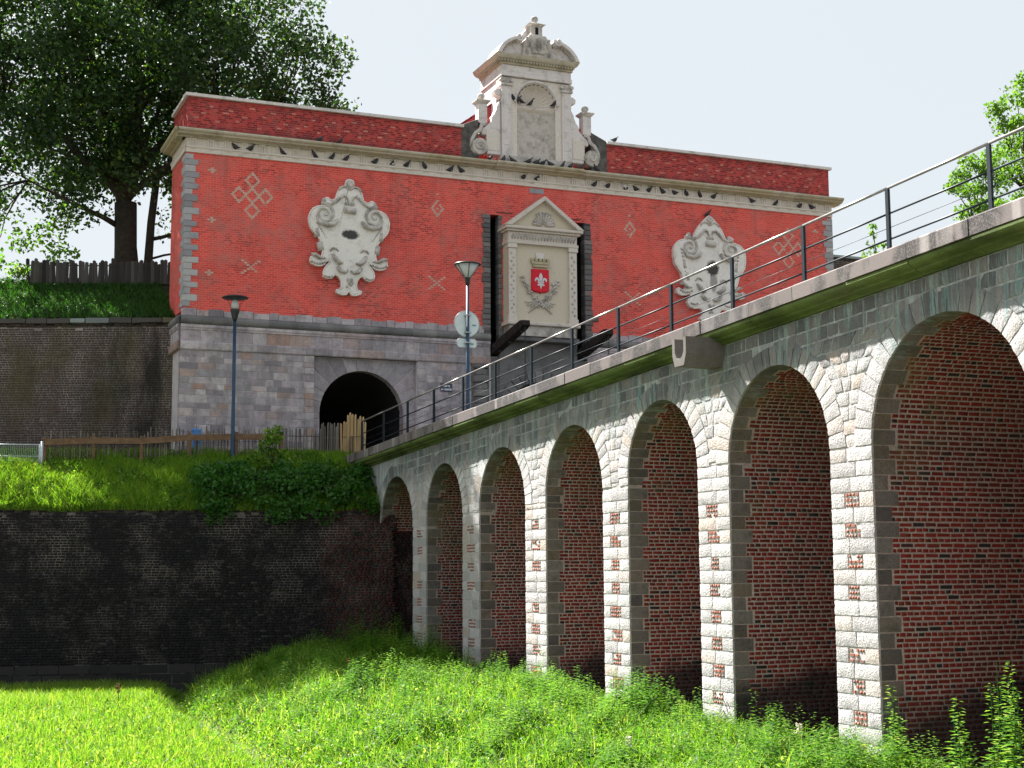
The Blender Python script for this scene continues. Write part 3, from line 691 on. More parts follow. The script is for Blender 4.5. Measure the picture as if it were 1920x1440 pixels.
# railing on the coping
rail = thing('bridge_railing', (16.3, 35, cop(35)), 'dark blue green tubular railing along the bridge coping', 'railing')
YR = [18.73+2.69*i for i in range(-3, 15)]; YR = [q for q in YR if q < 55.9]
for q in YR:
    b = MB(); z = cop(q); b.box(16.275, 16.335, q-.012, q+.012, z-.02, z+1.15); b.box(16.262, 16.274, q-.042, q+.042, z-.02, z+1.15)
    b.box(16.25, 16.36, q-.06, q+.06, z-.01, z+.02); b.obj('post', 'rail', rail)
def runrail(h, r, mt, nm):
    for a, c_ in zip(YR[:-1], YR[1:]): MB().tube([(16.3, a, cop(a)+h), (16.3, c_, cop(c_)+h)], r, 8).obj(nm, mt, rail, smooth=True)
runrail(1.17, .028, 'railtop', 'handrail'); runrail(.70, .020, 'rail', 'middle_rail'); runrail(.23, .020, 'rail', 'lower_rail'); runrail(.44, .006, 'rail', 'wire')

# ------------------------------------------------------------------ brick walls of the moat and rampart
def wall_frame(x0, x1, yf):
    p0 = np.array([x0, yf(x0), 0.]); p1 = np.array([x1, yf(x1), 0.]); L = np.linalg.norm(p1-p0); a = (p1-p0)/L; o_ = np.array([a[1], -a[0], 0.])
    return p0, a, o_, L
def wall(root, x0, x1, yf, z0, z1, bm, mm, th, batter=0., single=300, keep=lambda s, z: True, topvar=0.):
    p0, a, o_, L = wall_frame(x0, x1, yf); it = []; n = int((z1-z0)/CB)
    for k in range(n):
        z = z0+(k+.5)*CB; s = -rng.uniform(0, .2); st = k % 2
        while s < L:
            l = (.27 if st else .135)*rng.uniform(.92, 1.08)
            if rng.random() < .05: l = .135
            if keep(s, z) and (k < n-4 or rng.random() > topvar*(k-n+4)/3.):
                c = p0+a*(s+l/2)+o_*(-.045+rng.uniform(-.006, .004)-batter*(z-z0))+ez*z
                it.append((c, a, o_, ez, l-.018, .09, CB-.018, rng.random(), shown(c, l, CB)))
            s += l
    b = MB(); zt = z1-.16
    f0 = p0-o_*.018; f1 = p0+a*L-o_*.018; k0 = f0-o_*th; k1 = f1-o_*th; bt = o_*(batter*(zt-z0))
    b.hexa([f0+ez*(z0-.9), f1+ez*(z0-.9), k1+ez*(z0-.9), k0+ez*(z0-.9), f0-bt+ez*zt, f1-bt+ez*zt, k1+ez*zt, k0+ez*zt]); b.obj('wall_core', mm, root)
    brick_field(it, root, bm, single)
    return p0, a, o_, L
mw = thing('moat_wall', (7, wl_y(7), -4), 'sooty black brick retaining wall rising from the moat lawn below the terrace', 'wall')
p0, a, o_, L = wall(mw, -6, 16.9, wl_y, -3.15, 2.32, 'darkbrick', 'darkmortar', 1.0, .02, 300, topvar=.6)
for r_, (z0, z1) in enumerate(((-4.3, -3.86), (-3.84, -3.50), (-3.48, -3.17))):
    s = 0.
    while s < L:
        l = rng.uniform(.55, 1.2); b = MB(); pr = .03-.01*r_
        c8 = np.array([[[p0+a*(s+u*l+(-.008 if u else .008))+o_*(pr if not v else -.3)+ez*zz for zz in (z0, z1)] for u in (0, 1)] for v in (0, 1)])
        rough_block(b, c8, .3, .015, .012); b.obj('base_stone', 'darkstone', mw); s += l
rw = thing('rampart_wall', (5, wu_y(5), 4.6), 'weathered brown brick rampart wall with olive stains, left of the red gate', 'wall')
p0, a, o_, L = wall(rw, -8, 10.4, wu_y, 4.3, 10.02, 'upbrick', 'upmortar', 1.0, .015, 300, topvar=.3)
s = 0.
while s < L-.1:
    l = rng.uniform(.5, 1.25); b = MB()
    c8 = np.array([[[p0+a*(s+u*l+(-.01 if u else .01))+o_*(.02+.03*rng.random() if not v else -.7)+ez*zz for zz in (10.0+rng.uniform(-.02, .02), 10.24+rng.uniform(-.05, .03))] for u in (0, 1)] for v in (0, 1)])
    rough_block(b, c8, .3, .012, .015); b.obj('cap_stone', 'capstone', rw); s += l

# ------------------------------------------------------------------ the gatehouse
gate = thing('gatehouse', (25.5, 58, 4.5), 'monumental red brick city gate with pale stone trim, cartouches and crowning gable', 'gatehouse')
F = 58.0; GX0, GX1 = 10.25, 40.80; GC = 25.47; GD = 61.2
def gbox(name, mat, *a, parent=None): return MB().box(*a, rng.random()).obj(name, mat, parent or gate)
# red brick field in panels left and right of the two drawbridge slots
SL = (23.23, 23.68); SR = (27.30, 27.75)
wl = MB()
for x0, x1, z0, z1 in ((GX0, SL[0], 10.3, 15.26), (SL[1], SR[0], 10.3, 15.26), (SR[1], GX1, 10.3, 15.26), (GX0, GX1, 15.26, 16.7)): wl.box(x0, x1, F, GD, z0, z1)
wl.obj('brick_wall', 'red', gate)
for x0, x1 in (SL, SR):
    gbox('slot_back', 'near_black', x0-.01, x1+.01, F+1.2, F+1.3, 9.1, 15.27); gbox('slot_lining', 'near_black', x0-.05, x0+.02, F+.36, F+1.2, 9.1, 15.25); gbox('slot_lining', 'near_black', x1-.02, x1+.05, F+.36, F+1.2, 9.1, 15.25)
def ashlar_run(name, mat, x0, x1, z0, z1, y0, y1, wlo, whi, b=.012, proud=.0, parent=None, gap=.006):
    x = x0
    while x < x1-.02:
        w_ = rng.uniform(wlo, whi); x2 = x+w_
        if x1-x2 < wlo*.5: x2 = x1
        q = MB(); q.bbox(x+gap, x2-gap, y0-rng.uniform(0, proud), y1, z0+gap, z1-gap, b, rng.random()); q.obj(name, mat, parent or gate); x = x2
# quoins at both ends
for side in (0, 1):
    z = 10.42; k = 0
    while z < 16.6:
        h = rng.uniform(.22, .28); z2 = min(z+h, 16.6); w_ = (.50 if k % 2 else .31)+rng.uniform(-.06, .07)
        x0, x1 = (GX0-.03, GX0+w_) if side == 0 else (GX1-w_, GX1+.03)
        q = MB(); q.bbox(x0, x1, F-.03, F+.5 if k % 2 else F+.8, z+.006, z2-.006, .012, rng.random()); q.obj('quoin', 'gquoin', gate); z = z2; k += 1
# stone course, torus and entablature of the basement
for x0, x1 in ((GX0-.03, SL[0]-.02), (SR[1]+.02, GX1+.03)):
    x = x0; k = 0
    while x < x1-.05:
        w_ = rng.uniform(.35, .75); x2 = x+w_
        if x1-x2 < .2: x2 = x1
        q = MB(); q.bbox(x+.006, x2-.006, F-.03, F+.3, 10.06, 10.30+(.0 if k % 2 else .06), .012, rng.random()); q.obj('course_stone', 'ashlar', gate); x = x2; k += 1
def xprof(name, mat, prof, x0, x1, wlo, whi, ret=None):
    x = x0
    while x < x1-.02:
        x2 = min(x+rng.uniform(wlo, whi), x1)
        if x1-x2 < wlo*.4: x2 = x1
        n = len(prof); q = MB(); q.add([(x+.003, y, z) for y, z in prof]+[(x2-.003, y, z) for y, z in prof], [tuple(range(n))[::-1], tuple(range(n, 2*n))]+[(i, (i+1) % n, n+(i+1) % n, n+i) for i in range(n)], rng.random())
        q.obj(name, mat, gate); x = x2
    if ret:                                             # the same section returned along the left flank
        n = len(prof); q = MB(); q.add([(ret-(F-y), F-(F-y), z) for y, z in prof]+[(ret-(F-y), GD-.2, z) for y, z in prof], [tuple(range(n)), tuple(range(n, 2*n))[::-1]]+[(i, n+i, n+(i+1) % n, (i+1) % n) for i in range(n)], rng.random())
        q.obj(name, mat, gate)
tor = [(F+.3, 10.055), (F-.05, 10.055), (F-.14, 10.02), (F-.19, 9.95), (F-.20, 9.88), (F-.18, 9.80), (F-.12, 9.74), (F-.05, 9.71), (F+.3, 9.71)]
BX0 = GX0-.09
for x0, x1, rr in ((BX0, SL[0]-.02, BX0), (SR[1]+.02, GX1+.1, None)):
    xprof('torus_stone', 'mould', tor, x0, x1, .9, 1.5, rr)
    xprof('fascia_stone', 'ashlar', [(F+.3, 9.705), (F-.14, 9.705), (F-.15, 9.60), (F-.12, 9.55), (F-.12, 9.50), (F+.3, 9.50)], x0, x1, .9, 1.6, rr)
    xprof('frieze_stone', 'ashlar', [(F+.3, 9.495), (F-.09, 9.495), (F-.09, 9.03), (F+.3, 9.03)], x0, x1, .5, 1.0, rr)
    xprof('band_stone', 'ashlar', [(F+.3, 9.025), (F-.15, 9.025), (F-.17, 8.98), (F-.16, 8.74), (F-.13, 8.70), (F+.3, 8.70)], x0, x1, .7, 1.5, rr)
# ashlar basement with the side portal
RX0, RX1, PCX, PR, PZ = 15.54, 19.94, 17.62, 1.78, 6.42
BF = F-.09
gm = MB(); gm.box(BX0+.01, RX0, BF+.012, F+3, 3.8, 8.7); gm.box(RX1, SL[0], BF+.012, F+3, 3.8, 8.7); gm.box(BX0+.01, SL[0], F+.02, F+3, 8.7, 10.06)
gm.box(SR[1], GX1+.08, BF+.012, F+3, 3.8, 8.7); gm.box(SR[1], GX1+.08, F+.02, F+3, 8.7, 10.06); gm.obj('basement_core', 'gmortar', gate)
for x0, x1 in ((BX0, RX0), (RX1, 22.35)):
    z = 4.3
    while z < 8.68:
        h = rng.uniform(.20, .33); z2 = z+h
        if 8.695-z2 < .15: z2 = 8.695
        ed = .32 if x0 == BX0 else 0
        if ed:
            q = MB(); q.bbox(RX0-ed-rng.uniform(0, .12), RX0, BF-.02, BF+.3, z+.005, z2-.005, .01, rng.random()); ex0 = q.v[0][0]; q.obj('ashlar_block', 'ashlar', gate)
            ashlar_run('ashlar_block', 'ashlar', x0, ex0, z, z2, BF, BF+.3, .3, .75, .009, .012)
        else: ashlar_run('ashlar_block', 'ashlar', x0, x1, z, z2, BF, BF+.3, .3, .65, .009, .012)
        z = z2
rc = F+.12
def arch_hole(cx, r, zs, x0, x1, z0, z1, n=24):
    return [(x0, z0), (cx-r, z0)]+[(cx+r*math.cos(PI-PI*k/n), zs+r*math.sin(PI-PI*k/n)) for k in range(n+1)]+[(cx+r, z0), (x1, z0), (x1, z1), (x0, z1)]
MB().prism(arch_hole(PCX, PR+.01, PZ, RX0-.02, RX1+.02, 3.9, 8.72), rc+.03, F+.7, 'y').obj('recess_core', 'gmortar', gate)
angs = [PI*k/13 for k in range(14)]
for k in range(13):
    a0, a1 = angs[k]+.006, angs[k+1]-.006
    def edge(a):                                         # ray from the arch centre to the frame of the recess
        dx, dz = math.cos(a), math.sin(a); ts = []
        if dx > 1e-6: ts.append((RX1-.02-PCX)/dx)
        if dx < -1e-6: ts.append((RX0+.02-PCX)/dx)
        if dz > 1e-6: ts.append((8.66-PZ)/dz)
        tt = min(ts); return (PCX+dx*tt, PZ+dz*tt)
    e0, e1 = edge(a0), edge(a1); poly = [(PCX+PR*math.cos(a0), PZ+PR*math.sin(a0)), e0]
    for cx in (RX1-.02, RX0+.02):
        ac = math.atan2(8.66-PZ, cx-PCX)
        if a0 < ac < a1: poly.append((cx, 8.66))
    poly += [e1, (PCX+PR*math.cos(a1), PZ+PR*math.sin(a1)), (PCX+PR*math.cos((a0+a1)/2), PZ+PR*math.sin((a0+a1)/2))]
    MB().prism(poly, rc, F+.6, 'y', .008, rng.random()).obj('portal_voussoir', 'ashlar', gate)
for sx0, sx1 in ((RX0+.02, PCX-PR), (PCX+PR, RX1-.02)):
    z = 4.2
    while z < PZ-.05:
        z2 = min(z+rng.uniform(.5, .75), PZ-.004); q = MB(); q.bbox(sx0, sx1, rc, F+.6, z+.005, z2-.005, .008, rng.random()); q.obj('jamb_stone', 'ashlar', gate); z = z2
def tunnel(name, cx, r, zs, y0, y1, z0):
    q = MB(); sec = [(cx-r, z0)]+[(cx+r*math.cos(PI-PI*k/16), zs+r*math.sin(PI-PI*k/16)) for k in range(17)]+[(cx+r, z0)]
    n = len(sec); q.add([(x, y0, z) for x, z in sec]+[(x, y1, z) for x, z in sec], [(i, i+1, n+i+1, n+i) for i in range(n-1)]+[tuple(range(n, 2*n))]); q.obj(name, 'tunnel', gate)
tunnel('side_passage', PCX, PR+.005, PZ, F+.55, F+16, 3.9)
# central portal under the panel, banded half columns beside it
MB().prism(arch_hole(GC, 1.45, 6.6, SL[1]-.02, SR[0]+.02, 3.9, 10.3), F-.02, F+.7, 'y').obj('central_wall', 'mould', gate)
tunnel('central_passage', GC, 1.46, 6.6, F+.55, F+16, 3.9)
for k in range(15):
    a0, a1 = PI*k/15+.008, PI*(k+1)/15-.008
    MB().prism([(GC+1.45*math.cos(a0), 6.6+1.45*math.sin(a0)), (GC+1.95*math.cos(a0), 6.6+1.95*math.sin(a0)), (GC+1.95*math.cos(a1), 6.6+1.95*math.sin(a1)), (GC+1.45*math.cos(a1), 6.6+1.45*math.sin(a1))], F-.10, F+.3, 'y', .012, rng.random()).obj('portal_voussoir', 'mould', gate)
for cx in (22.75, 28.2):
    gbox('pier_back', 'mould', cx-.40, cx+.40, F-.12, F+.2, 4.2, 8.69)
    z = 4.6; k = 0
    while z < 8.6:
        z2 = min(z+.30, 8.66); r_ = .34 if k % 2 else .27
        MB().lathe([(r_*.9, z+.01), (r_, z+.06), (r_, z2-.06), (r_*.9, z2-.01)], cx, F-.16, 14, rng.random()).obj('column_drum', 'mould', gate, smooth=False); z = z2; k += 1
for x0, x1 in (SL, SR): gbox('slot_foot', 'mould', x0-.01, x1+.01, F+.03, F+2.9, 3.8, 9.09)
# dark toothed stones of the slots
for sgn, xo, xi in ((-1, SL[0], SL[1]), (1, SR[1], SR[0])):
    z = 9.1; k = 0
    while z < 15.25:
        z2 = min(z+rng.uniform(.19, .25), 15.25); w_ = rng.choice((.28, .34, .30, .62 if k % 4 == 0 else .36)); 
        q = MB(); x0, x1 = sorted((xo+sgn*w_, xo-sgn*.03)); q.bbox(x0, x1, F-.06, F+.35, z+.008, z2-.008, .025, rng.random()); q.obj('slot_stone', 'slotstone', gate)
        q = MB(); x0, x1 = sorted((xi+sgn*.03, xi-sgn*(.14 if k % 2 else .10))); q.bbox(x0, x1, F-.04, F+.35, z+.008, z2-.008, .02, rng.random()); q.obj('slot_stone', 'slotstone', gate)
        z = z2; k += 1
# main entablature
arch_p = [(F+.3, 16.92), (F-.10, 16.92), (F-.11, 16.86), (F-.07, 16.83), (F-.06, 16.66), (F+.3, 16.66)]
xprof('architrave_stone', 'cream', arch_p, GX0-.02, GX1+.02, 1.3, 2.0, GX0-.02)
xprof('frieze_block', 'cream', [(F+.3, 17.235), (F-.02, 17.235), (F-.02, 16.925), (F+.3, 16.925)], GX0-.02, GX1+.02, .6, .75, GX0-.02)
corn = [(F+.35, 17.56), (F-.52, 17.52), (F-.53, 17.46), (F-.50, 17.41), (F-.42, 17.37), (F-.40, 17.32), (F-.28, 17.29), (F-.16, 17.28), (F-.12, 17.24), (F+.35, 17.24)]
xprof('cornice_stone', 'gcornice', corn, GX0-.40, 23.4, 1.3, 2.0, GX0-.02)
xprof('cornice_stone', 'gcornice', [(y-.09 if y < F else y, z+.002) for y, z in corn], 23.4, 27.5, 1.0, 1.4)
xprof('cornice_stone', 'gcornice', corn, 27.5, GX1+.40, 1.3, 2.0)
nt_ = 44
for k in range(nt_):
    x = GX0+.25+(GX1-GX0-.5)*k/(nt_-1); q = MB()
    for d in (-.10, -.005, .09): q.box(x+d-.035, x+d+.035, F-.055, F, 16.93, 17.23, .5)
    q.box(x-.15, x+.15, F-.075, F, 17.19, 17.236, .5)
    for d in (-.11, -.055, 0, .055, .11): q.box(x+d-.016, x+d+.016, F-.10, F-.05, 16.80, 16.835, .5)
    q.obj('triglyph', 'cream', gate)
# parapets with pale copings
for x0, x1 in ((GX0+.04, 22.05), (28.9, GX1-.06)):
    q = MB(); q.box(x0, x1, F+.04, F+.6, 17.54, 18.96)
    if x0 < 20: q.box(x0, x0+.5, F+.6, GD, 17.54, 18.96)
    q.obj('parapet', 'parapet', gate)
    x = x0-.12 if x0 < 20 else x0
    xe = x1+.12 if x0 > 20 else x1
    while x < xe-.1:
        x2 = min(x+rng.uniform(1.4, 2.2), xe)
        if xe-x2 < .6: x2 = xe
        q = MB(); q.add([(x+.003, F-.09, 18.97), (x2-.003, F-.09, 18.97), (x2-.003, F+.7, 18.97), (x+.003, F+.7, 18.97), (x+.003, F-.09, 19.09), (x2-.003, F-.09, 19.09), (x2-.003, F+.7, 19.16), (x+.003, F+.7, 19.16)],
                        [(0, 3, 2, 1), (4, 5, 6, 7), (0, 1, 5, 4), (1, 2, 6, 5), (2, 3, 7, 6), (3, 0, 4, 7)], rng.random()); q.obj('parapet_coping', 'white', gate); x = x2
    if x0 < 20: gbox('parapet_coping', 'white', x0-.12, x0+.6, F+.7, GD, 18.97, 19.10)
    # scattered pale bricks in the parapet
    q = MB()
    for k in range(int((x1-x0)*3.4)):
        xx = x0+.2+(k//3)*.85+rng.uniform(-.05, .05)+.3*(k % 3); zz = 18.0+.30*(k % 3)+rng.choice((-.095, 0, 0, .095)); xx = min(xx, x1-.3)
        q.box(xx, xx+rng.uniform(.14, .24), F+.034, F+.06, zz, zz+.065, rng.random())
    q.obj('pale_brick_fleck', 'fleck', gate, kind='stuff')
for x0, x1, s in ((21.95, 22.75, -1), (28.15, 28.95, 1)):
    xi = x1 if s < 0 else x0
    poly = [(x0, 17.55), (x1, 17.55), (x1, 19.45), (x0, 19.10)] if s < 0 else [(x0, 17.55), (x1, 17.55), (x1, 19.10), (x0, 19.45)]
    MB().prism(poly, F+.03, F+.75, 'y', .03, rng.random()).obj('end_pier', 'blackened', gate)

# lozenges and crosses in pale headers
USED = []
def headers(pts, name='lozenge'):
    q = MB(); pts = [p for i, p in enumerate(pts) if not any(abs(p[0]-u[0]) < .10 and abs(p[1]-u[1]) < .06 for u in USED+pts[:i])]; USED.extend(pts)
    if not pts: return
    for x, z in pts: 
        if len(pts) < 3 or rng.random() < .97: q.box(x-.05-rng.random()*.02, x+.05+rng.random()*.02, F-.010, F+.03, z-.036, z+.036, rng.random())
    q.obj(name, 'lozenge', gate)
def loz(cx, cz, hw=.27, hh=.31):
    n = 4; P = []
    for k in range(n):
        f = k/n
        P += [(cx+hw*(1-f), cz+hh*f), (cx-hw*f, cz+hh*(1-f)), (cx-hw*(1-f), cz-hh*f), (cx+hw*f, cz-hh*(1-f))]
    return P
for ax_, ay in ((473, 367), (1478, 466)):
    c = hit(ax_, ay, 1, F); 
    for dx, dz in ((0, 0), (0, .62), (0, -.62), (-.54, 0), (.54, 0)): headers(loz(c[0]+dx, c[2]+dz))
for ax_, ay in ((820, 391), (1181, 430)):
    c = hit(ax_, ay, 1, F); headers(loz(c[0], c[2], .24, .33)); headers([(c[0], c[2])]); headers([(c[0], c[2]+.62)])
for ax_, ay in ((470, 501), (819, 531), (1186, 560)):
    c = hit(ax_, ay, 1, F); headers([(c[0]+s1*k*.11, c[2]+s2*k*.085) for k in range(4) for s1 in (-1, 1) for s2 in (-1, 1)], 'cross_pattern')
for ax_, ay in ((398, 319), (397, 412), (392, 511), (1528, 435)):
    c = hit(ax_, ay, 1, F); headers([(c[0], c[2]), (c[0]+.11, c[2]), (c[0]-.11, c[2]), (c[0], c[2]+.08), (c[0], c[2]-.08)], 'star_pattern')
gbox('date_stone', 'gquoin', 25.12, 25.80, F-.02, F+.1, 16.38, 16.60)

# ------------------------------------------------------------------ carved helpers
def fz(o, s, x, y, Y):                                   # zoomed photo point on a plane of the facade
    p = hit(o[0]+x/s, o[1]+y/s, 1, Y); return p[0], p[2]
def mirror(pts, cx): return pts+[(2*cx-x, z) for x, z in pts[::-1]]
def spiral(cx, cz, r, turns, y, sgn=1, a0=PI/2, n=26, y1=None):
    P = []
    for k in range(n+1):
        f = k/n; a = a0+sgn*2*PI*turns*f; rr = r*(1-.86*f); P.append((cx+rr*math.cos(a), y if y1 is None else y+(y1-y)*f, cz+rr*math.sin(a)))
    return P
def arc3(cx, cz, rx, rz, a0, a1, y, n=10): return [(cx+rx*math.cos(a0+(a1-a0)*k/n), y, cz+rz*math.sin(a0+(a1-a0)*k/n)) for k in range(n+1)]

def cartouche(outline, cx, zt, zb, lab, style):
    ca = MB().prism(mirror(outline, cx), F-.26, F+.05, 'y', .06, .5).obj('cartouche', CART, gate); ca['label'] = lab
    H_ = zt-zb; Y = F-.27
    def Z(f): return zb+H_*f
    rim = [(x, F-.235, z) for x, z in outline]
    for s in (-1, 1):
        q = MB(); q.tube([(cx+s*(cx-x), y, z) for x, y, z in rim], [.034]*len(rim), 6); q.obj('rolled_rim', CART, ca, True)
        q = MB(); q.tube(spiral(cx+s*1.08, Z(.685), .44, 1.7, Y+.03, s, PI*.5-s*.3, 32, Y-.12), [.078-.0016*k for k in range(33)], 7)
        q.tube([(cx+s*1.42, Y, Z(.66)), (cx+s*1.25, Y-.06, Z(.60)), (cx+s*.95, Y-.10, Z(.585)), (cx+s*.66, Y-.08, Z(.60)), (cx+s*.50, Y-.05, Z(.64))], [.04, .09, .11, .10, .06], 7); q.obj('shoulder_scroll', 'weather', ca, True)
        q = MB(); q.tube([(cx+s*.06, Y, Z(.80)), (cx+s*.14, Y-.04, Z(.845)), (cx+s*.28, Y-.05, Z(.857)), (cx+s*.42, Y-.04, Z(.83)), (cx+s*.62, Y-.04, Z(.79)), (cx+s*.85, Y-.03, Z(.765)), (cx+s*1.0, Y, Z(.775))], [.03, .05, .06, .06, .06, .07, .05], 7)
        q.tube(arc3(cx+s*.24, Z(.90), .22, .16, PI*.5-s*PI*.5, PI*.5+s*PI*.45, Y, 10), .045, 6); q.ball((cx+s*1.06, F-.16, Z(.80)), .13, 8, 6); q.obj('brow_scroll', 'weather', ca, True)
        q = MB()
        for k in range(8): q.ball((cx+s*(1.38-.055*k if style == 0 else 1.50-.03*k), Y+.02, Z(.60-.017*k if style == 0 else .66-.035*k)), (.055-.003*k)*(1 if style == 0 else 1.25), 6, 4)
        q.obj('bellflower_chain', 'weather', ca, True)
        for zz, xo in ((.52, 1.36), (.405, 1.20)):
            q = MB(); q.tube([(cx+s*(xo+.02), F-.13, Z(zz)+.17), (cx+s*(xo-.03), F-.15, Z(zz)-.19)], [.15, .14], 12); q.obj('side_roll', 'weather', ca, True)
        q = MB()
        for k in range(6): q.ball((cx+s*(1.58-.115*k), Y-.0, Z(.262)-.05+.012*(k-2.5)**2), .055, 6, 4)
        q.tube([(cx+s*1.62, Y, Z(.33)), (cx+s*1.45, Y-.05, Z(.325)), (cx+s*1.25, Y-.06, Z(.30)), (cx+s*1.0, Y, Z(.30))], [.05, .08, .07, .03], 6); q.obj('foot_scroll', 'weather', ca, True)
        q = MB()
        for k in range(4): q.ball((cx+s*(1.03-.10*k), Y, Z(.148)-.02+.014*(k-1.5)**2), .05, 6, 4)
        q.obj('lower_beads', 'weather', ca, True)
        q = MB(); q.tube([(cx+s*.82, Y, Z(.365)), (cx+s*.72, Y-.03, Z(.392)), (cx+s*.58, Y-.03, Z(.392)), (cx+s*.47, Y, Z(.37))], [.03, .045, .045, .03], 6); q.obj('upper_curl', 'weather', ca, True)
        q = MB(); q.tube([(cx+s*.72, Y+.02, Z(.34)), (cx+s*.60, Y-.09, Z(.30)), (cx+s*.42, Y-.06, Z(.265)), (cx+s*.28, Y, Z(.275))], [.06, .11, .09, .04], 7); q.obj('middle_curl', 'weather', ca, True)
        q = MB(); q.tube([(cx+s*.52, Y, Z(.235)), (cx+s*.36, Y-.09, Z(.20)), (cx+s*.18, Y-.05, Z(.19)), (cx+s*.06, Y, Z(.21))], [.07, .10, .07, .04], 7); q.obj('lower_curl', 'weather', ca, True)
    q = MB()
    for dx, dz, r_ in ((0, 0, .13), (-.10, .09, .09), (.10, .09, .09), (0, .17, .10), (-.08, -.11, .08), (.08, -.11, .08)): q.ball((cx+dx, Y+.02, Z(.945)+dz), r_, 7, 5)
    q.obj('top_finial', 'weather', ca, True)
    q = MB(); q.tube([(cx-.24, Y-.04, Z(.728)), (cx+.24, Y-.04, Z(.722))], .13, 9); q.obj('centre_roll', 'weather', ca, True)
    q = MB(); q.ball((cx, Y-.02, Z(.795)), (.11, .09, .13), 8, 5); q.ball((cx-.13, Y-.01, Z(.785)), .08, 6, 4); q.ball((cx+.13, Y-.01, Z(.785)), .08, 6, 4); q.obj('mask', 'weather', ca, True)
    q = MB()
    for k in range(12): q.ball((cx+rng.uniform(-.13, .13), Y-.01, Z(.11)+rng.uniform(-.19, .17)), .065, 6, 4)
    q.obj('fruit_pendant', 'weather', ca, True)
    return ca
t = NT('cartouche_limestone'); c0 = t.ramp(t.noise(18, 6), [(.3, (.72, .68, .65)), (.7, (.84, .80, .76))])
c0 = t.mix(t.math('MULTIPLY', t.step(t.noise(2.2, 7, rough=.75), .52, .72), .6), c0, (.33, .30, .27))
x, y, z = t.xyz()
def blot(cx, cz, rx, rz):
    dx = t.math('DIVIDE', t.math('SUBTRACT', x, cx), rx); dz = t.math('DIVIDE', t.math('SUBTRACT', z, cz), rz)
    d = t.math('SQRT', t.math('ADD', t.math('MULTIPLY', dx, dx), t.math('MULTIPLY', dz, dz)))
    return t.ramp(t.math('ADD', d, t.math('MULTIPLY', t.math('SUBTRACT', t.noise(9, 6, rough=.75), .5), .9)), [(.72, 1.), (1.0, 0.)])
b1 = hit(657, 440, 1, F-.26); b2 = hit(1336, 503, 1, F-.26); b3 = hit(1338, 530, 1, F-.26)
for b_ in (blot(b1[0], b1[2], .42, .22), blot(b2[0], b2[2], .38, .40), t.math('MULTIPLY', blot(b3[0], b3[2], .22, .5), .6)):
    c0 = t.mix(t.math('MULTIPLY', b_, .95), c0, (.028, .027, .03))
t.col(c0); t.bump(t.noise(30, 5), .25, .02); CART = t.m
o7 = [(640, 95), (605, 105), (597, 140), (605, 170), (560, 175), (525, 200), (505, 250), (495, 290), (460, 310), (428, 300), (420, 285), (395, 280), (380, 300), (378, 330), (400, 352), (425, 362), (395, 368), (360, 366), (310, 370), (260, 390), (230, 430), (215, 480), (220, 540), (235, 590), (265, 630), (300, 670), (330, 710), (350, 760), (360, 820), (355, 870), (340, 905), (310, 915), (290, 895), (260, 885), (235, 895), (230, 930), (250, 965), (290, 985), (340, 990), (380, 970), (400, 940), (425, 935), (430, 955), (400, 985), (375, 1020), (365, 1060), (375, 1100), (410, 1120), (450, 1115), (475, 1090), (490, 1075), (525, 1100), (550, 1140), (555, 1190), (545, 1230), (500, 1240), (505, 1265), (560, 1290), (600, 1290), (620, 1262), (630, 1235)]
ol = [fz((540, 320), 5.5375, x, y, F-.2) for x, y in o7]; cx = ol[0][0]; ol = [(min(x, cx-.001), z) for x, z in ol]
cartouche(ol, cx+.0, ol[0][1], min(z for x, z in ol), 'pale carved cartouche with horizontal dark blot', 0)
o8 = [(650, 150), (615, 180), (570, 230), (530, 280), (505, 330), (490, 370), (470, 393), (432, 385), (415, 355), (395, 365), (400, 395), (428, 412), (400, 412), (360, 415), (310, 430), (275, 470), (258, 530), (260, 600), (275, 680), (310, 740), (345, 790), (360, 850), (375, 900), (400, 930), (395, 965), (350, 985), (310, 960), (285, 975), (295, 1015), (340, 1040), (390, 1040), (430, 1020), (450, 1050), (425, 1080), (415, 1120), (440, 1170), (490, 1190), (540, 1185), (570, 1195), (590, 1230), (585, 1270), (555, 1290), (550, 1310), (600, 1325), (640, 1300)]
ol = [fz((1220, 380), 6., x, y, F-.2) for x, y in o8]; cx = ol[0][0]+.02; ol = [(min(x, cx-.001), z) for x, z in ol]
cartouche(ol, cx, ol[0][1], min(z for x, z in ol), 'pale carved cartouche with upright dark stain', 1)

# ------------------------------------------------------------------ pedimented panel with the arms
PF = 57.35
pan = MB(); pan.box(23.86, 27.06, PF+.12, F+.2, 10.55, 14.0); pan = pan.obj('arms_panel', 'panelcream', gate)
def pb(name, mat, *a, b=.012): q = MB(); q.bbox(*a, b, rng.random()); return q.obj(name, mat, pan)
for x0, x1 in ((23.86, 24.20), (26.70, 27.06)):
    pb('pilaster', 'cream', x0, x1, PF, PF+.14, 10.78, 13.72)
    pb('pilaster_cap', 'cream', x0-.04, x1+.04, PF-.05, PF+.14, 13.725, 13.92); pb('pilaster_base', 'cream', x0-.04, x1+.04, PF-.04, PF+.14, 10.56, 10.775)
    q = MB(); xm = (x0+x1)/2
    for k in range(16): q.ball((xm+.05*(-1)**k, PF-.005, 10.95+k*.17), (.055, .03, .07), 6, 4)
    q.obj('carved_vine', 'weather', pan, True)
pb('lower_band', 'cream', 23.80, 27.12, PF-.06, F+.1, 13.925, 14.05); pb('frieze', 'cream', 23.85, 27.07, PF-.01, F+.1, 14.055, 14.44)
q = MB()
for k in range(22):
    x = 24.0+k*.138; q.tube([(x, PF-.01, 14.12), (x+.03, PF-.05, 14.24), (x+.10, PF-.02, 14.36)], [.03, .04, .02], 5)
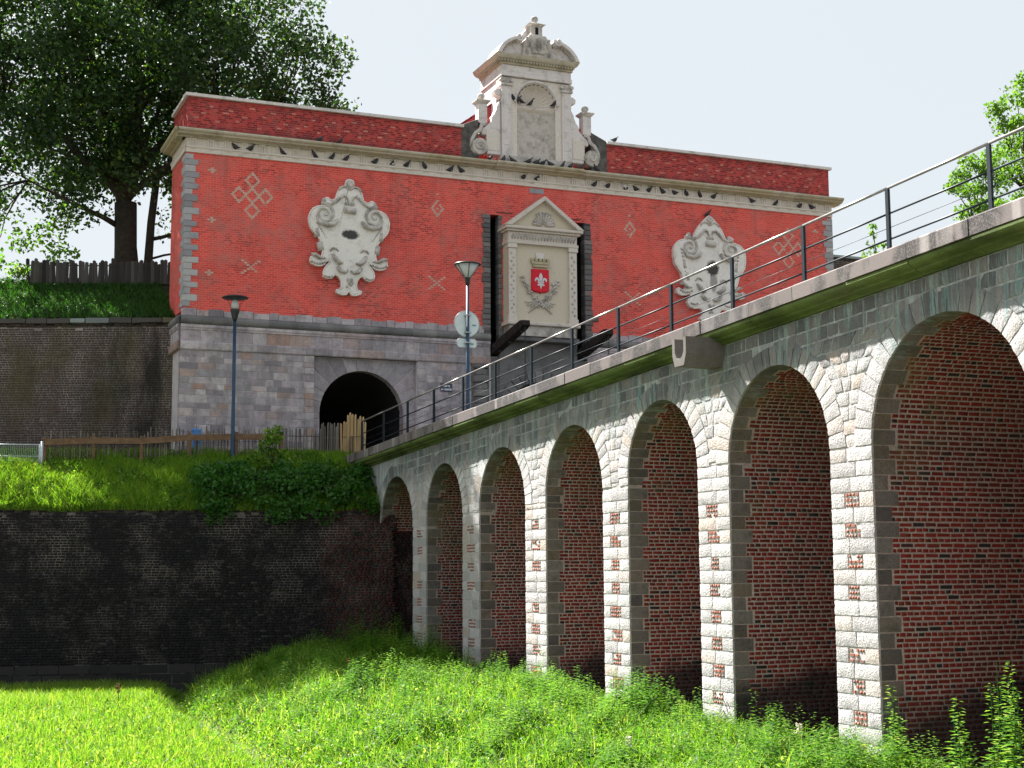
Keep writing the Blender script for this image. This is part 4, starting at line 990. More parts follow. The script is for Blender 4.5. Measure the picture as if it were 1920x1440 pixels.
q.obj('leaf_frieze', 'weather', pan, True)
pb('cornice_bed', 'cream', 23.74, 27.18, PF-.14, F+.1, 14.445, 14.53); pb('cornice', 'cream', 23.64, 27.28, PF-.26, F+.1, 14.535, 14.66, b=.03)
MB().prism([(23.72, 14.665), (27.20, 14.665), (GC, 15.86)], PF-.02, F+.1, 'y', 0, .4).obj('tympanum', 'panelcream', pan)
for s in (-1, 1):
    e = GC+s*1.86; MB().prism([(e, 14.665), (e-s*.30, 14.665), (GC, 15.86), (GC, 16.06)], PF-.27, F+.1, 'y', .02, .3).obj('raking_cornice', 'cream', pan)
q = MB(); 
for k in range(11):
    a = PI*(.06+.88*k/10); L = .62 if 2 < k < 8 else .52; q.tube([(GC+.10*math.cos(a), PF-.03, 14.76+.08*math.sin(a)), (GC+L*.6*math.cos(a), PF-.07, 14.76+L*.6*math.sin(a)), (GC+L*math.cos(a), PF-.04, 14.76+L*math.sin(a))], [.03, .05, .065], 6)
q.obj('scallop_shell', 'weather', pan, True)
pb('sill', 'cream', 23.76, 27.16, PF-.12, F+.1, 10.40, 10.55, b=.03); pb('plinth', 'weather', 23.9, 27.0, PF+.02, F+.1, 9.95, 10.395); pb('lower_ledge', 'mould', 23.72, 27.2, PF+.10, F+.1, 9.75, 9.945, b=.03)
MB().box(23.55, 24.3, F-.03, F+.05, 15.36, 15.39).obj('iron_flashing', 'lampdark', gate); MB().box(26.6, 27.55, F-.03, F+.05, 15.36, 15.39).obj('iron_flashing', 'lampdark', gate)
# shield, fleur-de-lis, crown, branches
SX, SZ = 25.34, 12.36; SY = PF+.12
pts = [(SX-.40, SZ+.52), (SX+.40, SZ+.52), (SX+.41, SZ-.36)]+[(SX+.41*math.cos(a), SZ-.36+.12*math.sin(a)-.02) for a in np.linspace(0, -PI*.45, 5)]+[(SX+.05, SZ-.50), (SX, SZ-.54), (SX-.05, SZ-.50)]+[(SX+.41*math.cos(a), SZ-.36+.12*math.sin(a)-.02) for a in np.linspace(-PI*.55, -PI, 5)]+[(SX-.41, SZ-.36)]
sh = MB().prism(pts, SY-.12, SY+.01, 'y', .04, .2).obj('shield', 'shield', pan)
fy = SY-.125
def fpoly(pts, nm='fleur_de_lis'): return MB().prism([(SX+x, SZ+z) for x, z in pts], fy-.02, fy+.02, 'y', .008, .5)
fl = MB()
def addp(pts):
    b = fpoly(pts); o = len(fl.v); fl.v += b.v; fl.f += [tuple(i+o for i in f) for f in b.f]; fl.r += b.r
addp([(0, .37), (.07, .26), (.09, .16), (.06, .06), (.035, -.02), (-.035, -.02), (-.06, .06), (-.09, .16), (-.07, .26)])
for s in (-1, 1):
    addp([(s*x, z) for x, z in ((.05, -.03), (.07, .06), (.12, .13), (.19, .15), (.26, .11), (.285, .03), (.26, -.04), (.215, -.03), (.225, .02), (.19, .055), (.15, .03), (.12, -.03))])
    addp([(s*x, z) for x, z in ((.045, -.10), (.05, -.17), (.10, -.22), (.16, -.20), (.17, -.14), (.13, -.15), (.10, -.12), (.09, -.085))])
addp([(-.15, -.035), (.15, -.035), (.15, -.085), (-.15, -.085)]); addp([(-.04, -.09), (.04, -.09), (.055, -.2), (0, -.36), (-.055, -.2)])
fl.obj('fleur_de_lis', 'silver', pan)
q = MB(); q.prism([(SX-.36, SZ+.60), (SX+.36, SZ+.60), (SX+.36, SZ+.72), (SX-.36, SZ+.72)], SY-.11, SY, 'y', .02); q.prism([(SX-.38, SZ+.725), (SX+.38, SZ+.725), (SX+.44, SZ+.86), (SX-.44, SZ+.86)], SY-.12, SY, 'y', .02)
for k in range(5): x = SX-.36+k*.18; q.prism([(x-.06, SZ+.865), (x+.06, SZ+.865), (x+.07, SZ+.99), (x-.07, SZ+.99)], SY-.12, SY, 'y', .015)
q.obj('mural_crown', 'gcornice', pan)
q = MB(); q.box(SX-.18, SX+.18, SY-.06, SY, SZ+.995, SZ+1.24); q.obj('white_block', 'white', pan)
for s in (-1, 1):
    q = MB(); st = [(SX-s*.55, SY-.04, 10.98), (SX-s*.1, SY-.06, 11.35), (SX+s*.32, SY-.06, 11.68), (SX+s*.62, SY-.05, 12.05), (SX+s*.78, SY-.04, 12.5)]; q.tube(st, [.025, .035, .03, .025, .015], 6)
    for k in range(34):
        f = rng.uniform(.3, 1); i = min(3, int(f*4)); g_ = f*4-i; p = [st[i][m]*(1-g_)+st[min(i+1, 4)][m]*g_ for m in range(3)]
        a = rng.uniform(0, 2*PI); l = rng.uniform(.12, .2); e = (p[0]+math.cos(a)*l*1.3, SY-.07-rng.random()*.03, p[2]+math.sin(a)*l)
        if abs(e[0]-SX) < .45 and e[2] > SZ-.5: continue
        q.tube([p, ((p[0]+e[0])/2, SY-.085, (p[2]+e[2])/2), e], [.02, .042, .008], 5)
    for k in range(6):
        a = PI*(1.1+.13*k) if s < 0 else PI*(1.9-.13*k); p = (SX+s*.25, SY-.05, 11.5); q.tube([p, (p[0]+.3*math.cos(a), SY-.08, p[2]+.25*math.sin(a)), (p[0]+.52*math.cos(a), SY-.03, p[2]+.42*math.sin(a)+.06)], [.015, .03, .01], 5)
    q.obj('carved_branch', 'weather', pan, True)
# drawbridge arms with chain
for x, ty, tz in ((23.46, 54.6, 10.02), (27.53, 55.2, 9.97)):
    b = MB(); A = np.array([x, 59.0, 9.18]); Bp = np.array([x, ty, tz]); d = Bp-A; d /= np.linalg.norm(d); n = np.array([0, -d[2], d[1]]); n = n if n[2] > 0 else -n
    prof = [(A, .20), (A+(Bp-A)*.7, .19), (A+(Bp-A)*.94, .17), (Bp, .10)]; vs = []
    for p, h in prof:
        for sx, sn_ in ((-1, -1), (1, -1), (1, 1), (-1, 1)): vs.append(p+np.array([sx*.17, 0, 0])+n*sn_*h)
    b.add(vs, [(i*4+k, i*4+(k+1) % 4, i*4+4+(k+1) % 4, i*4+4+k) for i in range(3) for k in range(4)]+[(0, 1, 2, 3), (12, 13, 14, 15)], .3)
    b.obj('drawbridge_arm', 'oldwood', gate)
    for f in (.35, .6, .88):
        p = A+(Bp-A)*f; q = MB(); q.tube([p-d*.03, p+d*.03], .30 if f < .8 else .27, 4); q.obj('iron_strap', 'lampdark', gate)
    q = MB(); z = tz-.18; k = 0
    while z > 6.2:
        c = (x, ty+.12, z)
        q.tube([(c[0]+(.035*math.cos(a) if k % 2 else 0), c[1]+(0 if k % 2 else .035*math.cos(a)), c[2]+.07*math.sin(a)) for a in np.linspace(0, 2*PI, 9)], .012, 4, caps=False); z -= .115; k += 1
    q.obj('chain', 'lampdark', gate)

# ------------------------------------------------------------------ crowning gable
cr = MB(); cr.box(GC-1.64, GC+1.64, F+.55, F+2.4, 17.57, 21.5); cr = cr.obj('crowning_gable', 'white', gate)
def cb(name, mat, *a, b=.012): q = MB(); q.bbox(*a, b, rng.random()); return q.obj(name, mat, cr)
cb('gable_plinth', 'weather', GC-1.72, GC+1.72, F-.12, F+.56, 17.565, 17.93)
NR = .92; NZ = 20.40; nf = F-.02
MB().prism(arch_hole(GC, NR, NZ, GC-1.22, GC+1.22, 17.935, 21.48), nf, F+.5, 'y', .01).obj('niche_wall', 'cream', cr)
q = MB(); n = 14; V = []
for k in range(n+1):
    a = PI*k/n; xx, yy = GC-NR*math.cos(a), nf+.04+.46*math.sin(a)
    V += [(xx, yy, 17.94), (xx, yy, NZ-.12)]
q.add(V, [(2*k, 2*k+1, 2*k+3, 2*k+2) for k in range(n)], .4); q.obj('niche_back', 'nichestone', cr, True)
q = MB(); L1 = 13; rows_ = 8; V = []                     # fluted shell in the half dome
for i in range(rows_+1):
    for k in range(L1*4+1):
        a = PI*k/(L1*4); f = i/rows_; rr = NR*f*(1-.035*(1+math.cos(k*PI/2))*f); yy = nf+.46*math.sqrt(max(0, 1-f*f))+.05*math.cos(k*PI/2)*f
        V.append((GC-rr*math.cos(a), yy, NZ+rr*math.sin(a)))
w_ = L1*4+1; q.add(V, [(i*w_+k, i*w_+k+1, (i+1)*w_+k+1, (i+1)*w_+k) for i in range(rows_) for k in range(L1*4)], .5); q.obj('niche_shell', 'cream', cr, True)
q = MB(); q.tube(arc3(GC, NZ, NR+.10, NR+.10, 0, PI, nf-.01, 24), .07, 6); q.obj('niche_archivolt', 'white', cr, True)
q = MB(); Vt = []
for k in range(15):
    a = PI*k/14
    for r_, z in ((.92, NZ-.24), (.98, NZ-.16), (1.02, NZ-.02), (.70, NZ-.02)): Vt.append((GC-min(r_, 1.2)*math.cos(a)*(1.0), nf+.04+.46*math.sin(a)*(2-r_/.92)-.10*(r_-.9)/.1*0-(r_-.92)*1.2, z))
q.add(Vt, [(k*4+j, k*4+j+1, k*4+5+j, k*4+4+j) for k in range(14) for j in range(3)], .5); q.obj('niche_ledge', 'cream', cr, True)
for s in (-1, 1):
    x0, x1 = sorted((GC+s*1.22, GC+s*1.66))
    cb('gable_pilaster', 'white', x0, x1, F-.10, F+.55, 17.935, 21.06); cb('pilaster_capital', 'weather', x0-.06, x1+.06, F-.17, F+.55, 21.065, 21.18)
    q = MB(); q.bbox(x0-.02, x1+.02, F-.12, F+.55, 21.185, 21.44, .02, .5)
    for xx in (x0-.02, x1+.02): q.tube([(xx, F-.19, 21.30), (xx, F-.02, 21.30)], .085, 8)
    q.obj('volute_capital', 'weather', cr)
    cb('pilaster_panel', 'white', x0+.09, x1-.09, F-.118, F-.05, 18.4, 20.9)
cb('gable_architrave', 'white', GC-1.70, GC+1.70, F-.14, F+2.4, 21.505, 21.70); cb('gable_frieze', 'white', GC-1.66, GC+1.66, F-.11, F+2.4, 21.705, 22.02)
cb('dentil_band', 'gcornice', GC-1.72, GC+1.72, F-.18, F+2.45, 22.025, 22.12)
q = MB()
for k in range(26): x = GC-1.72+k*3.44/25; q.box(x-.035, x+.035, F-.30, F-.17, 22.125, 22.20, .4)
for k in range(18): y = F-.2+k*.15; q.box(GC-1.85, GC-1.71, y-.035, y+.035, 22.125, 22.20, .4)
q.obj('dentils', 'gcornice', cr)
cb('dentil_back', 'gcornice', GC-1.74, GC+1.74, F-.20, F+2.5, 22.122, 22.205)
q = MB(); co_ = [(-.14, 22.21), (-.24, 22.28), (-.28, 22.34), (-.33, 22.44)]
vs = []
for d, z in co_: vs += [(GC-1.66+d, F-.05+d, z), (GC+1.66-d, F-.05+d, z), (GC+1.66-d, F+2.6, z), (GC-1.66+d, F+2.6, z)]
q.add(vs, [(i*4+k, i*4+(k+1) % 4, i*4+4+(k+1) % 4, i*4+4+k) for i in range(3) for k in range(4)]+[(0, 3, 2, 1), (12, 13, 14, 15)], .6); q.obj('gable_cornice', 'gcornice', cr)
for s in (-1, 1):
    o_ = []; i_ = []; ccx, ccz = GC+s*.60, 22.13; Rr = 1.38
    for k in range(13):
        a = math.radians(15+(85-15)*k/12); o_.append((ccx+s*Rr*math.cos(a)*1.02, ccz+Rr*.88*math.sin(a))); i_.append((ccx+s*(Rr-.17)*math.cos(a)*1.02, ccz+(Rr-.17)*.88*math.sin(a)))
    o_[0] = (GC+s*1.97, 22.445); i_[0] = (GC+s*1.76, 22.445)
    MB().prism(o_+i_[::-1], F-.42, F+.9, 'y', .02, .4).obj('segmental_cornice', 'white', cr)
    MB().prism([(GC+s*.70, 22.445)]+i_[:10]+[(GC+s*.70, 23.0)], F-.10, F+.8, 'y', 0, .3).obj('pediment_field', 'white', cr)
    q = MB()
    for k in range(1, 12):
        a = math.radians(15+(85-15)*k/12); xx, zz = ccx+s*(Rr-.21)*math.cos(a)*1.02, ccz+(Rr-.21)*.88*math.sin(a); q.box(xx-.04, xx+.04, F-.24, F-.09, zz-.04, zz+.04)
    q.obj('pediment_dentils', 'weather', cr)
    q = MB(); q.tube(spiral(GC+s*.90, 23.18, .16, 1.5, F-.42, -s, PI/2, 20), [.06-.0012*k for k in range(21)], 6); q.tube([(GC+s*.90, F-.40, 23.18), (GC+s*.90, F+.6, 23.18)], .15, 12); q.obj('pediment_scroll', 'white', cr, True)
    # side wings with urns and volutes
    def w3(x, y): return fz((840, 0), 4., x, y, F-.02)
    wing = [(395, 660), (375, 655), (352, 672), (358, 700), (392, 715), (402, 740), (388, 765), (372, 790), (368, 815), (352, 850), (335, 870), (330, 905), (300, 935), (270, 955), (256, 985), (262, 1005), (300, 1010), (300, 1060), (296, 1150), (398, 1170)]
    wp = [w3(x, y) for x, y in wing]; wp = [(GC+s*(GC-x), z) for x, z in wp]
    wp[-2] = (wp[-2][0], 17.94); wp[-1] = (GC+s*1.66, 17.94); wp[0] = (GC+s*1.66, wp[0][1])
    MB().prism(wp, F+.02, F+.45, 'y', .03, .5).obj('side_wing', 'white', cr)
    q = MB(); q.bbox(*sorted((GC+s*1.75, GC+s*2.35)), F-.005, F+.05, 18.1, 19.0, .02, .3); q.obj('wing_panel', 'cream', cr)
    vx, vz = GC+s*2.68, 18.22
    q = MB(); q.tube([(GC+s*2.34, F+.08, 19.28), (GC+s*2.55, F+.07, 19.22), (GC+s*2.62, F+.06, 18.98), (GC+s*2.86, F+.05, 18.80), (GC+s*3.02, F+.05, 18.5), (GC+s*3.05, F+.05, 18.2)]+[p for p in spiral(vx, vz, .36, 1.6, F+.05, -s, 0 if s > 0 else PI, 26, F-.16)], [.09, .10, .10, .09, .09, .09]+[.085-.0016*k for k in range(27)], 7); q.obj('wing_scroll', 'weather', cr, True)
    q = MB(); q.tube([(vx, F-.08, vz), (vx, F+.4, vz)], .36, 18); q.obj('volute', 'weather', cr)
    ux = GC+s*2.50
    q = MB(); q.box(ux-.20, ux+.20, F+.05, F+.45, 19.30, 20.16, .5); q.obj('urn_pedestal', 'white', cr)
    q = MB(); q.add([(ux-.22, F+.03, 20.165), (ux+.22, F+.03, 20.165), (ux+.22, F+.47, 20.165), (ux-.22, F+.47, 20.165), (ux-.32, F-.07, 20.27), (ux+.32, F-.07, 20.27), (ux+.32, F+.57, 20.27), (ux-.32, F+.57, 20.27), (ux-.32, F-.07, 20.32), (ux+.32, F-.07, 20.32), (ux+.32, F+.57, 20.32), (ux-.32, F+.57, 20.32)],
           [(0, 3, 2, 1), (8, 9, 10, 11)]+[(i*4+k, i*4+(k+1) % 4, i*4+4+(k+1) % 4, i*4+4+k) for i in range(2) for k in range(4)], .5); q.obj('pedestal_cap', 'weather', cr)
    MB().lathe([(.10, 20.325), (.07, 20.36), (.10, 20.41), (.16, 20.50), (.165, 20.58), (.13, 20.63), (.06, 20.67), (.01, 20.68)], ux, F+.25, 12, .5).obj('urn', 'weather', cr, True)
    # reddish pier behind the pedestal
    q = MB(); q.tube([(GC+s*2.20, F+.30, 19.22), (GC+s*2.20, F+.60, 19.22)], .42, 20, .5); q.obj('brick_roundel', 'red', cr)
# middle of the pediment
MB().prism([(GC-.74, 22.445), (GC+.74, 22.445), (GC+.66, 23.15), (GC+.38, 23.48), (GC-.38, 23.48), (GC-.66, 23.15)], F-.28, F+.6, 'y', .04, .5).obj('pediment_block', 'weather', cr)
q = MB(); q.prism([(GC-.30, 22.6), (GC+.30, 22.6), (GC+.40, 22.95), (GC+.30, 23.30), (GC, 23.40), (GC-.30, 23.30), (GC-.40, 22.95)], F-.36, F-.25, 'y', .04)
q.tube([(GC, F-.37, 22.62), (GC, F-.40, 23.25)], .03, 6)
for k in range(6):
    for s in (-1, 1): q.tube([(GC, F-.38, 22.70+k*.09), (GC+s*.10, F-.42, 22.80+k*.09)], [.015, .03], 5)
for s in (-1, 1):
    for k in range(8): q.ball((GC+s*(.50+.05*math.sin(k)), F-.29, 22.58+k*.10), .06, 6, 4)
q.obj('carved_shield', 'weather', cr)
MB().prism([(GC-1.15, 22.9), (GC+1.15, 22.9), (GC+.24, 24.0), (GC-.24, 24.0)], F+.30, F+2.3, 'y', .02, .5).obj('rear_gable', 'white', cr)
cb('top_block', 'weather', GC-.27, GC+.27, F-.14, F+.40, 23.49, 23.94); cb('top_block_slot', 'near_black', GC-.07, GC+.07, F-.16, F-.1, 23.56, 23.88, b=.005)
q = MB(); q.add([(GC-.27, F-.14, 23.945), (GC+.27, F-.14, 23.945), (GC+.27, F+.4, 23.945), (GC-.27, F+.4, 23.945), (GC-.40, F-.27, 24.02), (GC+.40, F-.27, 24.02), (GC+.40, F+.53, 24.02), (GC-.40, F+.53, 24.02), (GC-.2, F-.1, 24.10), (GC+.2, F-.1, 24.10), (GC+.2, F+.3, 24.10), (GC-.2, F+.3, 24.10)],
       [(0, 3, 2, 1), (8, 9, 10, 11)]+[(i*4+k, i*4+(k+1) % 4, i*4+4+(k+1) % 4, i*4+4+k) for i in range(2) for k in range(4)], .5); q.obj('top_cap', 'weather', cr)
MB().lathe([(.09, 24.09), (.06, 24.13), (.09, 24.18), (.155, 24.28), (.16, 24.36), (.12, 24.43), (.05, 24.47), (.01, 24.48)], GC, F+.1, 14, .5).obj('finial', 'weather', cr, True)
# tiled roof behind, and its brick gable wall
rf = MB(); rf.prism([(GC-3.42, 19.22), (GC+3.42, 19.22), (GC, 21.75)], F+1.2, GD+6, 'y').obj('rear_roof', 'tile', gate)
rf = MB(); rf.box(GC-3.2, GC+3.2, F+1.3, GD+5.8, 17.5, 19.22).obj('rear_wall', 'red', gate)
roof = [o for o in gate.children if o.name.startswith('rear_roof')][0]
for s in (-1, 1):
    for k in range(12):
        f = k/12; xx = GC+s*(3.44*(1-f)); zz = 19.22+2.53*f
        q = MB(); q.add([(xx, F+1.12, zz), (xx, F+4.6, zz), (xx-s*.34, F+4.6, zz+.25+.05), (xx-s*.34, F+1.12, zz+.25+.05), (xx, F+1.12, zz+.06), (xx, F+4.6, zz+.06), (xx-s*.34, F+4.6, zz+.25+.075), (xx-s*.34, F+1.12, zz+.25+.075)],
                        [(0, 3, 2, 1), (4, 5, 6, 7), (0, 1, 5, 4), (1, 2, 6, 5), (2, 3, 7, 6), (3, 0, 4, 7)], rng.random()); q.obj('tile_course', 'tile', roof)
# low wing wall right of the gate
sw = thing('side_wall', (43.3, F+1, 4), 'low weathered brick wall just right of the red gate behind the railing', 'wall')
wall(sw, GX1+.03, GX1+5, lambda x: F+1., 11.0, 15.0, 'upbrick', 'upmortar', .6, 0, 0)
MB().box(GX1+.03, GX1+5, F+1.05, F+1.6, 3.9, 10.1).obj('wall_foot', 'upmortar', sw); MB().box(GX1+.03, GX1+5.06, F+.93, F+1.68, 14.99, 15.10).obj('cap_stone', 'capstone', sw)

# ------------------------------------------------------------------ lamps, signs, fences
LY = 56.4; LK = LY/54.; lp = hit(441, 560, 1, LY); lx = lp[0]; lz = float(terr_h(lx, LY))
l1 = thing('street_lamp', (lx, LY, lz), 'blue lamp post with flat dark disc hood standing on the grass terrace', 'street lamp')
MB().lathe([(.09, lz-.1), (.09, lz+.25), (.075, lz+.8), (.062, 9.25*LK)], lx, LY, 12).obj('pole', 'bluepole', l1, True)
MB().lathe([(.062, 9.25*LK), (.10, 9.35*LK), (.17, 9.62*LK), (.19, 9.68*LK), (.17, 9.70*LK), (.05, 9.70*LK)], lx, LY, 14).obj('collar', 'lampdark', l1, True)
MB().lathe([(.12, 9.70*LK), (.15, 9.80*LK), (.13, 9.98*LK), (.08, 10.06*LK)], lx, LY, 14).obj('glass_bowl', 'glass', l1, True)
MB().lathe([(.10, 10.06*LK), (.48, 10.10*LK), (.52, 10.13*LK), (.46, 10.17*LK), (.20, 10.22*LK), (.05, 10.24*LK)], lx, LY, 24).obj('hood', 'lampdark', l1, True)
b = MB()
for k in range(4): a = k*PI/2+.5; b.tube([(lx+.17*math.cos(a), LY+.17*math.sin(a), 9.66*LK), (lx+.42*math.cos(a), LY+.42*math.sin(a), 10.10*LK)], .010, 4)
b.obj('hood_arms', 'lampdark', l1)
P2 = (17.3, 45.15); pz = cop(P2[1])-.16
l2 = thing('street_lamp', (P2[0], P2[1], pz), 'teal lamp post with inverted cone lantern standing on the bridge deck', 'street lamp')
MB().lathe([(.085, pz), (.085, pz+.4), (.065, pz+1.0), (.05, 9.4)], *P2, 12).obj('pole', 'bluepole', l2, True)
MB().lathe([(.05, 9.40), (.085, 9.50), (.09, 9.62), (.12, 9.66)], *P2, 12).obj('collar', 'lampdark', l2, True)
MB().lathe([(.11, 9.66), (.16, 9.76), (.40, 10.08)], *P2, 16).obj('glass_cone', 'glass', l2, True)
MB().lathe([(.44, 10.08), (.46, 10.10), (.44, 10.13), (.1, 10.16)], *P2, 20).obj('cap', 'lampdark', l2, True)
b = MB()
for k in range(6): a = k*PI/3+.3; b.tube([(P2[0]+.13*math.cos(a), P2[1]+.13*math.sin(a), 9.68), (P2[0]+.43*math.cos(a), P2[1]+.43*math.sin(a), 10.09)], .012, 4)
b.obj('cone_ribs', 'lampdark', l2)
def disc(name, mat, c, r, y0, y1, n=32): return MB().prism([(c[0]+r*math.cos(2*PI*k/n), c[1]+r*math.sin(2*PI*k/n)) for k in range(n)], y0, y1, 'y')
sc_ = (P2[0], 8.12); rs = .435
rsg = thing('road_sign', (P2[0], P2[1]+.09, 7.69), 'round road sign seen from its pale blank back, clamped to the lamp post', 'road sign')
disc('', '', sc_, rs, P2[1]+.075, P2[1]+.095).obj('disc', 'signback', rsg)
b = MB(); b.tube([(sc_[0]+rs*math.cos(a), P2[1]+.085, sc_[1]+rs*math.sin(a)) for a in np.linspace(0, 2*PI, 33)], .016, 6, caps=False); b.obj('rim', 'signrim', rsg, True)
b = MB(); b.box(sc_[0]-.10, sc_[0]+.10, P2[1]-.075, P2[1]+.074, 7.80, 7.84); b.box(sc_[0]-.10, sc_[0]+.10, P2[1]-.075, P2[1]+.074, 8.38, 8.42); b.obj('clamp', 'signrim', rsg)
MB().box(sc_[0]+.19, sc_[0]+.32, P2[1]+.068, P2[1]+.0745, 8.06, 8.11).obj('maker_mark', 'sticker', rsg)
psg = thing('plate_sign', (P2[0], P2[1]+.09, 7.33), 'small rectangular sign plate seen from behind, below the round sign', 'road sign')
x0, x1, z0, z1 = P2[0]-.34, P2[0]+.34, 7.33, 7.62; cr_ = .06
poly = [(x0+cr_, z0), (x1-cr_, z0), (x1, z0+cr_), (x1, z1-cr_), (x1-cr_, z1), (x0+cr_, z1), (x0, z1-cr_), (x0, z0+cr_)]
MB().prism(poly, P2[1]+.075, P2[1]+.095, 'y').obj('plate', 'signback', psg)
b = MB(); b.tube([(x, P2[1]+.085, z) for x, z in poly+poly[:1]], .014, 6); b.obj('rim', 'signrim', psg, True)
MB().box(P2[0]-.10, P2[0]+.10, P2[1]-.075, P2[1]+.074, 7.46, 7.50).obj('clamp', 'signrim', psg)
MB().box(P2[0]+.12, P2[0]+.23, P2[1]+.068, P2[1]+.0745, 7.43, 7.48).obj('maker_mark', 'sticker', psg)
# street name plate
NP = thing('street_name_plate', (21.22, BF-.03, 7.47), 'small navy name plate with white lettering on the grey stone basement', 'sign')
MB().box(20.96, 21.48, BF-.035, BF-.014, 7.47, 7.82).obj('plate', 'plateblue', NP)
def text(s, x, z, size, par):
    cu = bpy.data.curves.new('lettering', 'FONT'); cu.body = s; cu.size = size; cu.align_x = 'CENTER'; cu.extrude = .002; cu.offset = .004
    o = bpy.data.objects.new('tmp', cu); C.objects.link(o); dg = bpy.context.evaluated_depsgraph_get(); me = bpy.data.meshes.new_from_object(o.evaluated_get(dg)); bpy.data.objects.remove(o)
    me.materials.append(M['platewhite']); t_ = bpy.data.objects.new('lettering', me); C.objects.link(t_); t_.parent = par
    t_.rotation_euler = (PI/2, 0, 0); t_.location = Vector((x, BF-.0385, z))-wloc(par)
text('PORTE', 21.22, 7.665, .105, NP); text('de GAND', 21.22, 7.525, .115, NP)

def pale_mesh(h, w_, d, point, seed, mat):
    r = random.Random(seed); b = MB(); j = lambda s: r.uniform(-s, s)
    top = h*(1+j(.06)); b.add([(-w_/2, -d/2, 0), (w_/2, -d/2, 0), (w_/2, d/2, 0), (-w_/2, d/2, 0), (-w_/2+j(.01), -d/2, top-point), (w_/2+j(.01), -d/2, top-point), (w_/2, d/2, top-point), (-w_/2, d/2, top-point), (j(.02), 0, top)],
          [(0, 3, 2, 1), (0, 1, 5, 4), (1, 2, 6, 5), (2, 3, 7, 6), (3, 0, 4, 7), (4, 5, 8), (5, 6, 8), (6, 7, 8), (7, 4, 8)], 0.)
    me = b.mesh('pale'); me.materials.append(M[mat]); return me
def pales(root, pts, mes, tilt=.04, name='pale', zscale=(1, 1)):
    for i, p in enumerate(pts):
        o = bpy.data.objects.new(name, mes[i % len(mes)]); C.objects.link(o); o.parent = root; o.location = Vector(p)-wloc(root)
        o.rotation_euler = (rng.uniform(-tilt, tilt), rng.uniform(-tilt, tilt), rng.uniform(-.3, .3)); o.scale = (1, 1, rng.uniform(*zscale))
# palisade on the rampart bank
pl_ = thing('palisade', (7.5, 65, 12.4), 'old grey split timber palisade on the bank under the big tree', 'fence')
mes = [pale_mesh(1.0, .15, .05, .05, s, 'greywood') for s in range(6)]
A, Bq = hit(52, 516, 1, 66.2), hit(335, 518, 1, 63.6); n = 46
pales(pl_, [A+(Bq-A)*(k+rng.uniform(-.2, .2))/n+np.array([0, 0, -.35]) for k in range(n+1)], mes, .05, zscale=(.93, 1.1))
MB().tube([A+np.array([0, .06, .45]), Bq+np.array([0, .06, .45])], .03, 6).obj('rail', 'greywood', pl_)
# rail fence along the terrace
def fline(pxs, Y0, Y1): return None
A, Bq = hit(84, 822, 1, 57.6), hit(528, 815, 1, 56.2)
A[2] = Bq[2] = 0
def tz_(p): return float(terr_h(p[0], p[1]))
rf_ = thing('rail_fence', (A+Bq)/2+np.array([0, 0, tz_((A+Bq)/2)]), 'low brown timber rail fence with thin wired pales above the grass terrace', 'fence')
n = 5
for k in range(n+1):
    p = A+(Bq-A)*k/n; z = tz_(p); MB().box(p[0]-.06, p[0]+.06, p[1]-.05, p[1]+.05, z-.2, z+1.08).obj('fence_post', 'brownwood', rf_)
    if k < n:
        q = A+(Bq-A)*(k+1)/n; z2 = tz_(q); h = .88
        b = MB(); b.hexa([(p[0], p[1]-.09, z+h-.11), (q[0], q[1]-.09, z2+h-.11), (q[0], q[1]-.052, z2+h-.11), (p[0], p[1]-.052, z+h-.11), (p[0], p[1]-.09, z+h+.12), (q[0], q[1]-.09, z2+h+.12), (q[0], q[1]-.052, z2+h+.12), (p[0], p[1]-.052, z+h+.12)]); b.obj('rail', 'brownwood', rf_)
mes = [pale_mesh(1.35, .04, .025, .06, s, 'darkpale') for s in range(5)]
pts = []
for k in range(96):
    p = A+(Bq-A)*k/96; pts.append((p[0], p[1]+.12, tz_(p)-.1))
pales(rf_, pts, mes, .05, zscale=(.85, 1.1))
for h in (.3, .75): MB().tube([(A[0], A[1]+.14, tz_(A)+h), (Bq[0], Bq[1]+.14, tz_(Bq)+h)], .006, 4).obj('wire', 'lampdark', rf_)
A2, B2 = hit(530, 812, 1, 56.6), hit(600, 812, 1, 56.6)
A2[2] = B2[2] = 0
wf = thing('wire_fence', (A2+B2)/2+np.array([0, 0, tz_((A2+B2)/2)]), 'thin dark wired paling in front of the stone basement, left of the arch', 'fence')
mes2 = [pale_mesh(1.35, .035, .02, .06, s+9, 'darkpale') for s in range(5)]
pales(wf, [(A2[0]+(B2[0]-A2[0])*k/16, A2[1], tz_(A2)-.1) for k in range(17)], mes2, .04)
for h in (.35, .9): MB().tube([(A2[0], A2[1], tz_(A2)+h), (B2[0], B2[1], tz_(B2)+h)], .012, 4).obj('wire', 'lampdark', wf)
A3, B3 = hit(602, 812, 1, 56.6), hit(641, 812, 1, 56.4); A3[2] = B3[2] = 0
pf = thing('picket_fence', (A3+B3)/2+np.array([0, 0, tz_((A3+B3)/2)]), 'dark picket fence section with pale tops crossing the dark arch', 'fence')
mes3 = [pale_mesh(1.6, .055, .03, .05, s+19, 'darkpale') for s in range(5)]
pales(pf, [(A3[0]+(B3[0]-A3[0])*k/9, A3[1], tz_(A3)-.2) for k in range(10)], mes3, .015)
for h in (.3, .85): MB().box(A3[0], B3[0], A3[1]+.03, A3[1]+.07, tz_(A3)+h, tz_(A3)+h+.05).obj('rail', 'lampdark', pf)
A4, B4 = hit(642, 812, 1, 56.0), hit(682, 812, 1, 55.3); A4[2] = B4[2] = 0
cf = thing('chestnut_paling', (A4+B4)/2+np.array([0, 0, 4.5]), 'bundle of fresh yellow chestnut pales at the end of the bridge railing', 'fence')
